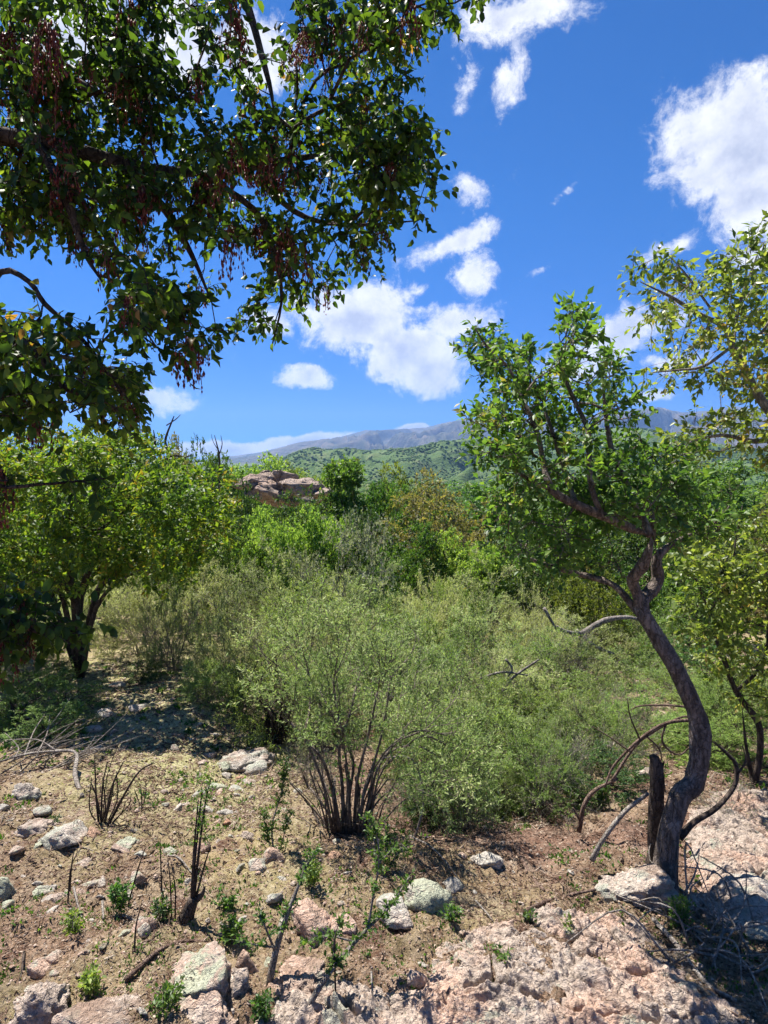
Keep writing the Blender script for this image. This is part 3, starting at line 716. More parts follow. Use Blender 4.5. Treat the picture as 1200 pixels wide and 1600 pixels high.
for i, (k_, nm, px, d, top, wd, lab, grp) in enumerate(BG):
    place(k_, nm, px, d, top, wd, lab, nm, grp, rz=i * 1.7)

# rocks -------------------------------------------------------------
def icosphere(n):
    import bmesh
    bm = bmesh.new(); bmesh.ops.create_icosphere(bm, subdivisions=n, radius=1)
    V = np.array([v.co[:] for v in bm.verts]); Fc = np.array([[v.index for v in f.verts] for f in bm.faces]); bm.free(); return V, Fc
ICO = {k_: icosphere(k_) for k_ in (2, 3, 4, 5)}
def rock_mesh(name, seed, sub, dims, mat, nplanes=14, rough=.12, sharp=1.0):
    rng = np.random.default_rng(seed); V, Fc = ICO[sub]; N = norm(rng.normal(size=(nplanes, 3))); D_ = rng.uniform(.42, .92, nplanes)
    dots = V @ N.T; rr = np.min(np.where(dots > .05, D_[None] / np.maximum(dots, .05), 9), axis=1); rr = np.minimum(rr, 1.15)
    q = V * rr[:, None]; 
    for o, (f, a) in enumerate(((1.6, .16), (3.6, .14), (8, .11), (18, .06))):
        if sub < 4 and o > 2: break
        q = q + V * (noise3(q * f + seed * 3.1, seed + o) * a * rough / .12)[:, None]
    return mesh(name, q * np.array(dims) * .5, [Fc], mat, smooth=True)
def rock(px, py, wpx, hpx, mat, label, cat='stone', name='stone', group=None, sink=.3, rough=.12, sub=None, seed=None, deep=None, rz=None, nplanes=14):
    g = gp(px, py + hpx * .35); dist = np.linalg.norm(g - CAM)
    w_ = wpx / F * dist; dp = abs(ray(px, py)[2]); hh = hpx / F * dist * .50 / max(.6, math.sqrt(1 - dp * dp))
    dd = deep or w_ * .75
    sd = seed if seed is not None else int(px * 7 + py * 13) % 9973
    sub = sub or (5 if wpx > 75 else 4 if wpx > 34 else 3)
    o = obj(name, rock_mesh(name, sd, sub, (w_ * 1.12, dd * 1.1, hh * 1.5), M[mat], nplanes, rough)); o.location = (float(g[0]), float(g[1]), float(g[2]) + hh * (.5 - sink) * .8)
    o.rotation_euler = (0, 0, rz if rz is not None else 0.35 * math.sin(sd))
    o['label'] = label; o['category'] = cat
    if group: o['group'] = group
    return o
gs = 'loose stones on the slope'
ROCKS = [
 (372, 1172, 76, 46, 'rock_grey', 'largest grey rock of the heap left of the central shrub'),
 (402, 1190, 32, 38, 'rock_grey', 'pale rock at the right end of the grey heap'),
 (352, 1186, 34, 30, 'rock_lichen', 'lichened rock at the left front of the grey heap'),
 (325, 1168, 25, 20, 'rock_pink', 'pinkish stone standing just left of the grey heap'),
 (342, 1219, 27, 24, 'rock_lichen', 'whitish lichened stone below the grey heap'),
 (371, 1228, 30, 22, 'rock_grey', 'flat pale stone below the right end of the grey heap'),
 (316, 1236, 22, 16, 'rock_grey', 'left one of the row of small pale stones below the heap'),
 (311, 1211, 14, 12, 'rock_pink', 'tiny pinkish stone left of the whitish lichened stone'),
 (356, 1203, 18, 14, 'rock_grey', 'small stone wedged in front of the grey heap'),
 (373, 1204, 15, 12, 'rock_orange', 'small orange stone in front of the grey heap'),
 (388, 1215, 24, 18, 'rock_grey', 'rounded grey stone under the pale end rock'),
 (290, 1252, 13, 11, 'rock_grey', 'small white pebble on the path below the heap'),
 (318, 1264, 32, 26, 'rock_grey', 'pale stone behind the upright shoots of the stump'),
 (349, 1276, 24, 18, 'rock_grey', 'dull stone above the small orange pebble'),
 (279, 1145, 24, 15, 'rock_orange', 'lone orange stone at the edge of the tree shade'),
 (151, 1166, 20, 14, 'rock_grey', 'white stone at the lower edge of the tree shade'),
 (216, 1100, 24, 22, 'rock_grey', 'bluish grey stone in the tree shade on the right'),
 (162, 1112, 36, 26, 'rock_grey', 'cracked grey rock in the middle of the tree shade'),
 (148, 1134, 30, 16, 'rock_grey', 'low grey rock just under the cracked one in the shade'),
 (182, 1066, 24, 18, 'rock_grey', 'grey stone deep in the tree shade'),
 (326, 1080, 22, 16, 'rock_grey', 'dark stone beside the small green plant at the shade edge'),
 (342, 1032, 24, 12, 'rock_pink', 'pale stone on the sunlit ground beyond the shade'),
 (150, 972, 46, 12, 'rock_pink', 'flat pale rock behind the left tree trunk'),
 (385, 1303, 29, 20, 'rock_pink', 'pink stone on the orange sand patch'),
 (355, 1291, 16, 11, 'rock_orange', 'small orange pebble at the edge of the sand patch'),
 (320, 1322, 22, 30, 'rock_pink', 'upright pink stone right behind the stump shoots'),
 (146, 1310, 25, 17, 'rock_orange', 'rounded orange stone below the bare twig bush'),
 (104, 1306, 58, 42, 'rock_grey', 'grey angular boulder left of the rounded orange stone'),
 (60, 1297, 60, 34, 'rock_pink', 'low rock running left from the grey angular boulder'),
 (68, 1278, 34, 16, 'rock_grey', 'pale flat rock above the low rock at left'),
 (195, 1317, 38, 28, 'rock_lichen', 'pale lichened rock right of the rounded orange stone'),
 (132, 1341, 40, 20, 'rock_grey', 'flat grey stone in the litter below the angular boulder'),
 (142, 1367, 30, 26, 'rock_lichen', 'greenish white stone in the litter'),
 (74, 1380, 32, 24, 'rock_lichen', 'lichen covered stone near the left edge'),
 (82, 1405, 26, 18, 'rock_lichen', 'smaller lichened stone under another near the left edge'),
 (8, 1382, 30, 44, 'rock_lichen', 'lichened rock cut by the left edge of the view'),
 (40, 1228, 46, 38, 'rock_grey', 'dark sided rock under the drooping dead branch at left'),
 (215, 1371, 28, 22, 'rock_lichen', 'flat triangular stone left of the stump'),
 (122, 1392, 18, 14, 'rock_pink', 'small pink stone in brown litter'),
 (224, 1452, 30, 36, 'rock_pink', 'whitish pink slab stone below the stump'),
 (60, 1500, 30, 20, 'rock_pink', 'pale flat stone in the brown litter at lower left'),
 (87, 1482, 26, 20, 'rock_pink', 'pinkish stone touching the pale flat stone'),
 (55, 1562, 78, 66, 'rock_pink', 'jagged pink rock in the lower left corner'),
 (170, 1588, 120, 44, 'rock_pink', 'broad low pink rock at the bottom edge'),
 (322, 1515, 98, 82, 'rock_lichen', 'large rock covered in pale green lichen'),
 (384, 1500, 34, 44, 'rock_pink', 'pale pink rock leaning on the large lichened rock'),
 (330, 1590, 90, 46, 'rock_pink', 'pinkish rock with a lichen disc at the bottom edge'),
 (372, 1545, 36, 44, 'rock_grey', 'dark broken rock right of the large lichened rock'),
 (432, 1410, 24, 20, 'rock_grey', 'small bright white stone above the leafy shoots'),
 (486, 1436, 66, 50, 'rock_pink', 'rough pink rock with pitted face between the shoots'),
 (528, 1446, 40, 30, 'rock_pink', 'low right shoulder of the pitted pink rock'),
 (425, 1345, 30, 34, 'rock_pink', 'upright pinkish stone beside a leafy shoot'),
 (405, 1362, 26, 22, 'rock_grey', 'pale stone left of the upright pinkish one'),
 (524, 1343, 26, 20, 'rock_orange', 'orange stone at the foot of the central shrub'),
 (660, 1402, 68, 52, 'rock_lichen', 'big lichened rock right of the long leafy shoot'),
 (620, 1425, 56, 34, 'rock_grey', 'grey rock at the lower left of the big lichened rock'),
 (654, 1524, 34, 22, 'rock_pink', 'small pink stone on bare soil beside the slab'),
 (470, 1505, 90, 46, 'rock_pink', 'half buried pink rock under the long leafy shoot'),
 (760, 1338, 44, 34, 'rock_grey', 'grey rock in the shade of the dense green shrub'),
 (705, 1372, 34, 26, 'rock_grey', 'shaded stone beside the fallen stick'),
 (196, 1562, 16, 10, 'rock_pink', 'tiny pale pebble at the end of the curved stick'),
 (978, 1372, 96, 74, 'rock_grey', 'dark pitted boulder at the left of the leaning trunk'),
 (1150, 1400, 150, 90, 'rock_grey', 'big boulder in dappled shade at the right edge'),
 (1120, 1315, 110, 36, 'rock_grey', 'pale slab behind the base of the leaning trunk'),
 (965, 1160, 60, 70, 'rock_grey', 'pale weathered rock seen through branches left of the trunk'),
 (1010, 1205, 40, 34, 'rock_grey', 'white speckled rock between the stub and the weathered rock'),
 (1145, 1245, 90, 26, 'rock_pink', 'flat sunlit rock behind the leaning trunk at right'),
 (900, 1125, 50, 22, 'rock_pink', 'pinkish rock half hidden by the grey shrubs'),
 (640, 1010, 70, 24, 'rock_grey', 'grey rock lying among the grey green shrubs'),
]
for (px, py, wq, hq, mt_, lab) in ROCKS:
    big = wq > 55
    rock(px, py, wq, hq, mt_, lab, 'rock' if wq > 40 else 'stone', 'rock' if wq > 40 else 'stone', None if big else gs, sink=.55 if big else .42, rough=.2 if big else .14, nplanes=10 if big else 12)

# sloping bedrock slab, a real surface standing proud of the soil
def slab(label, poly, lift, mat, seed, nx=230, name='rock_slab'):
    pts = np.array([gp(*p)[:2] for p in poly]); lo, hi = pts.min(0), pts.max(0)
    st = (hi - lo).max() / nx; gx = np.arange(lo[0] - .05, hi[0] + .05, st); gy = np.arange(lo[1] - .05, hi[1] + .05, st)
    Xg, Yg = np.meshgrid(gx, gy); dmin = np.full(Xg.shape, 9.)
    for i in range(len(pts)):
        a, b = pts[i], pts[(i + 1) % len(pts)]; ab = b - a
        t = np.clip(((Xg - a[0]) * ab[0] + (Yg - a[1]) * ab[1]) / (ab @ ab), 0, 1)
        dmin = np.minimum(dmin, np.hypot(Xg - a[0] - t * ab[0], Yg - a[1] - t * ab[1]))
    ins = inpoly(Xg.ravel(), Yg.ravel(), [tuple(p) for p in pts]).reshape(Xg.shape); sd = np.where(ins, dmin, -dmin)
    sd = sd + .09 * fbm2(Xg / .16, Yg / .16, 4, seed)
    e = np.clip(sd / .10, -.6, 1)
    # ridged, foliated surface running from upper left to lower right
    c, s_ = math.cos(-.75), math.sin(-.75); u = Xg * c + Yg * s_; v = -Xg * s_ + Yg * c
    wv_ = fbm2(Xg / .2, Yg / .2, 3, seed + 2)
    rid = np.abs(fbm2(u / .16 + wv_, v / .05 + wv_ * 2, 4, seed + 5, .6))
    pit = np.abs(fbm2(Xg / .045, Yg / .045, 3, seed + 8, .6))
    ter = np.floor(fbm2(u / .5, v / .3, 2, seed + 7) * 9) / 9
    Zg = h0(Xg, Yg) + lift * e + .05 * rid * e + .03 * pit + .05 * ter * np.clip(e, 0, 1) + .02 * fbm2(Xg / .02, Yg / .02, 2, seed + 6) * .5
    fr1 = fbm2(Xg / .55 + .3 * wv_, Yg / .4, 3, seed + 31); fr2 = fbm2(u / .9, v / .22 + wv_ * .4, 3, seed + 37)
    Zg = Zg - (.05 * np.exp(-(fr1 / .018) ** 2) + .045 * np.exp(-(fr2 / .016) ** 2)) * np.clip(e, 0, 1)
    nyy, nxx = Xg.shape; fc = grid_faces(nyy, nxx); keep = (e.ravel()[fc] > -.55).any(1)
    o = obj(name, mesh(name, np.stack([Xg, Yg, Zg], -1).reshape(-1, 3), [fc[keep]], M[mat])); o['label'] = label; o['category'] = 'rock'
slab('broad pinkish bedrock slab sloping across the lower right', [(640, 1640), (630, 1570), (690, 1530), (690, 1475), (745, 1468), (850, 1425), (960, 1430), (1000, 1470), (1060, 1520), (1150, 1600), (1150, 1660)], .035, 'rock_pink', 3, 380)
slab('low bedrock showing through soil at bottom centre', [(405, 1640), (420, 1560), (500, 1530), (560, 1545), (600, 1600), (600, 1650)], .035, 'rock_pink', 13, 160)
slab('rough bedrock ledge sloping down at the right behind the trunk', [(1065, 1340), (1075, 1280), (1130, 1235), (1290, 1250), (1330, 1420), (1180, 1440)], .05, 'rock_pink', 23, 220)

# distant outcrop of stacked boulders
def outcrop():
    g = gat(437, 21); root = thing('rock_outcrop', tuple(map(float, g)), 'reddish rock outcrop of several boulders rising above the bushes', 'rock')
    for i, (px, py, wq, hq, dd) in enumerate([(395, 748, 58, 26, 21), (425, 745, 40, 20, 21.5), (447, 746, 42, 26, 21.2), (478, 757, 66, 26, 20.8), (430, 765, 130, 44, 21.8), (412, 738, 22, 10, 21.6), (500, 770, 40, 24, 20.6)]):
        c = P(px, py, dd); w_ = wq / F * dd; hh = hq / F * dd
        o = obj('boulder', rock_mesh('boulder', 60 + i, 4, (w_ * 1.2, w_ * .9, hh * 1.25), M['rock_far'], 12, .16), root)
        o.location = tuple(float(v) for v in (c - g - np.array([0, 0, hh * .15]))); o.rotation_euler = (0, .12, .3 * i)
    o = obj('boulder', rock_mesh('boulder', 77, 4, (3.2, 3.0, 3.6), M['rock_far'], 12, .16), root); o.location = (.1, .8, .3)
outcrop()

# ================================================================== GREY GREEN SHRUBS
def shrub_variant(key, mat, bark, seed, H=1.4, Wd=1.6, n=360, K=4, L=11, ls=.034, kind='narrow', nst=14, tl=.14, spread=.6, low=.12, bare=.35, bf=.9, upb=.35, droop=.1, step=.14):
    rng = np.random.default_rng(seed)
    m0 = n // 4; d = norm(rng.normal(size=(m0, 3)) * [1, 1, .8]); d[:, 2] = np.abs(d[:, 2]); rad = rng.uniform(.35, 1.0, (m0, 1)) ** .6
    q = np.repeat(d * rad, 9, 0) + rng.normal(size=(m0 * 9, 3)) * [.07, .07, .06]; d = norm(q); lump = 1 + .35 * noise3(d * 2.2 + seed, seed)[:, None] * 2; q = q * lump
    q = q * np.array([Wd / 2, Wd / 2, H]) * .92; q = q[q[:, 2] > low * H * rng.uniform(.5, 1.2, len(q))]; q = q[rng.permutation(len(q))][:n]
    tr = []
    for i in range(nst):
        a = rng.uniform(0, 6.28); r0 = rng.uniform(.006, .017) * H / 1.4; sp = rng.uniform(.05, .45)
        dr = np.array([math.cos(a) * sp, math.sin(a) * sp, 1.]); l = H * rng.uniform(.25, .5); o_ = np.array([math.cos(a + 1) * .07, math.sin(a + 1) * .07, -.08])
        pts = [o_ + dr * l * t + rng.normal(size=3) * .02 * (t > 0) + np.array([dr[0], dr[1], 0]) * t * t * l * .6 for t in (0, .35, .7, 1)]
        tr.append((np.array(pts), [r0, r0 * .9, r0 * .75, r0 * .6], -1))
    ch, tp, td, A, r = grow(tr, q, rng, step=step, wob=.14, tipr=.0018, bf=bf, minz=H * .12)
    tw, Lf = sprigs(tp, td, K, tl, L, ls, rng, spread=spread, upb=upb, droop=droop, rt=.0022, along=.55, upn=1.6)
    tb = Buf(); b2 = Buf(); i = 0
    for c in ch:
        if c[2]: p, rr_ = smooth_poly(c[0], c[1], 2); tube(tb, p, rr_, 5, rough=.15, seed=i); i += 1
        else: tube(b2, c[0], c[1], 3, cap=False)
    twig_prisms(b2, *tw)
    # leafless dead twigs poking out low down
    nd = 60; a = rng.uniform(0, 6.28, nd); bs = np.stack([np.cos(a) * .1, np.sin(a) * .1, rng.uniform(0, H * .4, nd)], -1); dd = norm(np.stack([np.cos(a), np.sin(a), rng.uniform(.0, 1.2, nd)], -1)) * rng.uniform(.15, .5, (nd, 1)) * H / 1.4
    twig_prisms(b2, bs, bs + dd * .5 + rng.normal(size=(nd, 3)) * .03, bs + dd, np.full(nd, .0035))
    VAR[key] = (tb.me('stem', bark), b2.me('twigs', bark), leaves_mesh('foliage', *Lf, kind, mat), H, Wd)
shrub_variant('g1', M['leaf_grey'], M['bark_grey'], 101)
shrub_variant('g2', M['leaf_grey'], M['bark_grey'], 102, Wd=1.9, H=1.2, n=440)
shrub_variant('g3', M['leaf_greygreen'], M['bark_grey'], 103, Wd=1.4, H=1.3, n=300, spread=.45, K=4)
shrub_variant('m1', M['leaf_shrub'], M['bark_dark'], 104, n=440, K=4, L=12, low=.05)
shrub_variant('m2', M['leaf_shrub'], M['bark_grey'], 105, n=400, K=4, L=12, low=.05, Wd=1.8, H=1.1)
shrub_variant('b1', M['leaf_bright'], M['bark_dark'], 106, n=300, K=4, L=10, kind='kite', low=.05)
shrub_variant('dead', M['leaf_grey'], M['bark_grey'], 107, n=260, K=2, L=2, ls=.03, low=.05, H=1.0, tl=.2, spread=.9)
def shrub(key, px, d, top, wpx, label, rz=0, group='shrubs on the slope', name='shrub'):
    t, b, c, H, Wd = VAR[key]
    g = gat(px, d); zt = P(px, top, d)[2]; hh = max(.25, zt - g[2]); ww = wpx / F * d
    rt = thing(name, tuple(map(float, g)), label, 'shrub', group, rz, (ww / Wd, ww / Wd, hh / H))
    obj('stem', t, rt); obj('twigs', b, rt, kind='stuff'); obj('foliage', c, rt, kind='stuff'); return rt
SH = [
 ('g2', 215, 9.0, 885, 170, 'pale shrub right of the yellowish tree trunk'),
 ('g1', 300, 10, 862, 150, 'pale grey shrub behind the one right of the yellowish tree'),
 ('g3', 262, 7.6, 905, 120, 'thin shrub with dark stems beside the tree shade'),
 ('g3', 395, 9.6, 858, 180, 'wide pale shrub below the very dark bush'),
 ('g2', 345, 7.4, 915, 150, 'low pale shrub above the sunlit gap in the slope'),
 ('g2', 480, 9.2, 868, 170, 'pale shrub below the small silvery bush'),
 ('g3', 575, 9.0, 880, 180, 'pale shrub straight below the slender upright tree'),
 ('g2', 660, 9.4, 885, 180, 'pale shrub below the olive brown bush'),
 ('m2', 700, 8.6, 905, 120, 'greener shrub between two pale ones under the olive bush'),
 ('g3', 745, 9.2, 895, 180, 'pale shrub left of the low limb of the leaning tree'),
 ('g2', 820, 8.6, 905, 190, 'pale shrub with dead sticks under the low limb'),
 ('g3', 530, 7.2, 925, 190, 'broad pale shrub in the middle of the shrub belt'),
 ('g2', 640, 7.0, 935, 190, 'broad pale shrub right of the middle one in the belt'),
 ('g1', 450, 6.6, 945, 150, 'pale shrub at the left side of the belt with tall bare shoot'),
 ('g3', 745, 6.8, 945, 180, 'pale shrub in front of the dead grey branches'),
 ('g1', 900, 8.2, 930, 170, 'pale shrub left of the leaning trunk'),
 ('g2', 985, 8.0, 950, 150, 'rounded grey shrub right behind the leaning trunk'),
 ('m1', 1060, 7.5, 955, 180, 'green shrub behind the leaning trunk on the right'),
 ('m2', 850, 6.2, 985, 190, 'greener shrub below the dead grey branches'),
 ('m2', 950, 5.4, 1050, 130, 'small green shrub behind the bare brown twigs near the trunk'),
 ('g3', 600, 5.6, 985, 210, 'pale shrub just behind the central stemmed shrub'),
 ('m2', 700, 5.3, 1010, 210, 'green shrub behind the dense shrub right of centre'),
 ('m1', 425, 5.0, 1000, 150, 'dark stemmed shrub left of the central shrub'),
 ('m2', 785, 4.8, 1045, 190, 'green shrub above the dense low shrub right of centre'),
 ('m1', 745, 3.75, 1105, 220, 'dense low green shrub right of the central shrub'),
 ('m2', 830, 4.0, 1130, 150, 'low green shrub left of the broken stub'),
 ('m1', 700, 3.45, 1190, 150, 'low leafy part of undergrowth beside the fallen stick'),
 ('g1', 60, 10, 880, 170, 'pale shrub under the left part of the yellowish tree'),
 ('g2', 150, 11, 870, 170, 'pale shrub far behind the trunk of the yellowish tree'),
 ('m2', -10, 8.5, 930, 170, 'green low shrub at the left edge under the crown'),
 ('m1', 1115, 5.2, 1060, 150, 'green shrub between leaning trunk and thin saplings'),
 ('m2', 1010, 6.4, 1010, 150, 'grey green shrub touching the leaning trunk from behind'),
 ('g2', 560, 6.2, 960, 190, 'pale shrub straight behind the central shrub stems'),
 ('g1', 500, 5.3, 1000, 170, 'wispy pale shrub leaning over the left of the central shrub'),
 ('g3', 655, 4.8, 1030, 200, 'wispy pale shrub over the arching grey stems'),
 ('g2', 790, 5.6, 1000, 180, 'pale shrub among dead grey sticks right of centre'),
 ('m1', 640, 6.2, 960, 180, 'green shrub in the belt right above the arching stems'),
 ('g3', 715, 4.3, 1075, 180, 'pale topped shrub behind the dense low green one'),
 ('m1', 860, 4.9, 1070, 140, 'green shrub beside the weathered rock and brown twigs'),
 ('g1', 350, 6.6, 955, 120, 'pale shrub with dead twigs above the sunlit stones'),
 ('m1', 480, 8.0, 905, 150, 'greenish shrub behind the tall bare shoot'),
 ('g2', 700, 7.8, 905, 170, 'pale feathery shrub in the back of the belt'),
 ('g1', 615, 8.2, 895, 160, 'pale feathery shrub under the olive bush at its left'),
 ('g2', 845, 7.4, 935, 150, 'pale shrub behind the thick dead sticks'),
 ('m2', 870, 3.9, 1165, 120, 'low green shrub between dense shrub and brown dead branch'),
 ('m1', 905, 4.6, 1085, 150, 'green shrub growing over the weathered rock left of the trunk'),
 ('g3', 820, 5.2, 1030, 190, 'pale green shrub over the heaped dead sticks'),
 ('m2', 800, 3.45, 1215, 110, 'low dull shrub over the long fallen stick'),
 ('g3', 900, 6.6, 985, 170, 'pale shrub below the thick dead limb'),
 ('m1', 655, 3.9, 1110, 150, 'green shrub touching the bent pale stick'),
 ('dead', 770, 5.3, 1010, 150, 'leafless grey brush among the dead sticks right of centre'),
 ('dead', 640, 5.7, 985, 140, 'leafless grey brush above the arching grey stems'),
 ('dead', 880, 6.3, 960, 150, 'leafless grey brush round the thick dead limb'),
 ('dead', 420, 6.3, 975, 120, 'leafless grey twigs under the tall bare shoot'),
 ('dead', 240, 8.2, 925, 110, 'dark leafless twigs beside the yellowish tree'),
 ('dead', 640, 3.4, 1190, 120, 'bare brush right of the central stems'),
 ('dead', 905, 3.6, 1220, 110, 'bare brush round the forked brown dead branch'),
 ('dead', 1120, 5.5, 1100, 130, 'bare brush behind the leaning trunk at right'),
 ('m1', 1150, 4.9, 1055, 140, 'dark green shrub just behind the thin twin stems at right'),
 ('m2', 1090, 5.8, 1040, 140, 'dull green shrub visible right beside the bent trunk'),
 ('m1', 60, 5.0, 1120, 150, 'green shrub over the grey dead twigs at left'),
 ('dead', 860, 3.5, 1130, 190, 'tangled bare brush over the shaded soil below the dense green shrub'),
 ('dead', 965, 4.0, 1070, 190, 'bare brown brush in front of the weathered rock'),
 ('dead', 1000, 5.0, 1060, 140, 'bare brush right behind the bent trunk'),
 ('m2', 985, 4.4, 1130, 90, 'sparse green plant growing between stub and weathered rock'),
 ('dead', 730, 3.1, 1270, 110, 'low bare twigs under the front edge of the dense green shrub'),
 ('m1', 780, 3.5, 1195, 130, 'dark green front edge of the undergrowth over the shaded stones'),
 ('dead', 1150, 3.3, 1230, 150, 'bare brush in front of the rough ledge at the right edge'),
 ('m1', 1115, 4.4, 1135, 130, 'dark leafy undergrowth behind the bowed branch'),
 ('dead', 480, 4.0, 1130, 120, 'bare brush left of the central stems'),
 ('m2', 852, 3.5, 1150, 150, 'low leafy plant at the foot of the pale leaning dead branch'),
 ('b1', 668, 3.2, 1215, 90, 'small green bush touching the base of the central shrub on its right'),
 ('b1', 615, 6.6, 955, 90, 'fresh green bush standing inside the pale belt'),
 ('b1', 500, 5.0, 1060, 80, 'fresh green bush behind the left stems of the central shrub'),
 ('b1', 790, 4.2, 1100, 90, 'fresh green bush on top of the dense low green shrub'),
 ('m1', 370, 5.6, 1010, 90, 'dark small shrub at the left end of the belt above the rock heap'),
 ('b1', 740, 7.4, 925, 80, 'fresh green bush in the upper part of the belt'),
 ('m1', 925, 4.1, 1110, 170, 'green shrub filling the gap behind the forked brown dead branch'),
 ('m2', 1005, 4.8, 1070, 160, 'dull shrub close behind the bend of the leaning trunk'),
 ('m1', 1135, 4.3, 1110, 170, 'leafy shrub between the bowed branch and the twin stems'),
 ('g3', 830, 4.1, 1120, 160, 'pale green shrub closing the right end of the dense undergrowth'),
 ('m1', 20, 5.6, 1065, 190, 'dark green shrub at the left edge with dead twigs under it'),
 ('m2', 25, 7.0, 985, 190, 'shrub at the left edge behind the yellowish tree trunk'),
 ('b1', 948, 3.6, 1165, 140, 'bright green plant clump left of the broken stub'),
 ('b1', 210, 7.0, 1035, 70, 'low green plant growing in the tree shade'),
 ('m2', 310, 5.9, 1040, 120, 'low green shrub at the right edge of the tree shade'),
 ('m2', 325, 6.3, 1020, 80, 'small feathery shrub above the dark stone'),
 ('b1', 1130, 6.5, 990, 170, 'green shrub low behind the thin stems at the right'),
 ('m1', 1190, 5.6, 1050, 160, 'dark green shrub at the right edge'),
]
for i, (k_, px, d, top, wq, lab) in enumerate(SH): shrub(k_, px, d, top + 9 * math.sin(i * 4.7), wq * (1.0 + .12 * math.sin(i * 2.9)), lab, rz=i * 2.1)

# ================================================================== NEAR TREES
def pxline(pts, d0):
    """(px, py, depth offset, radius) -> 3D polyline"""
    return np.array([P(a, b, d0 + c) for a, b, c, _ in pts]), [q[3] for q in pts]
def clusters(poly, nc, per, dfun, sig, rng, dmin=14, flat=.8):
    q = sample_poly(poly, nc * 6, rng); q = thin(q, dmin)[:nc]; out = []
    for (x, y) in q:
        c = P(x, y, dfun(x, y, rng)); k = norm(rng.normal(size=(per, 3))) * rng.uniform(.2, 1, (per, 1)) ** .5 * sig * rng.uniform(.6, 1.2) * np.array([1, 1, flat]); out.append(c + k)
    return np.vstack(out)

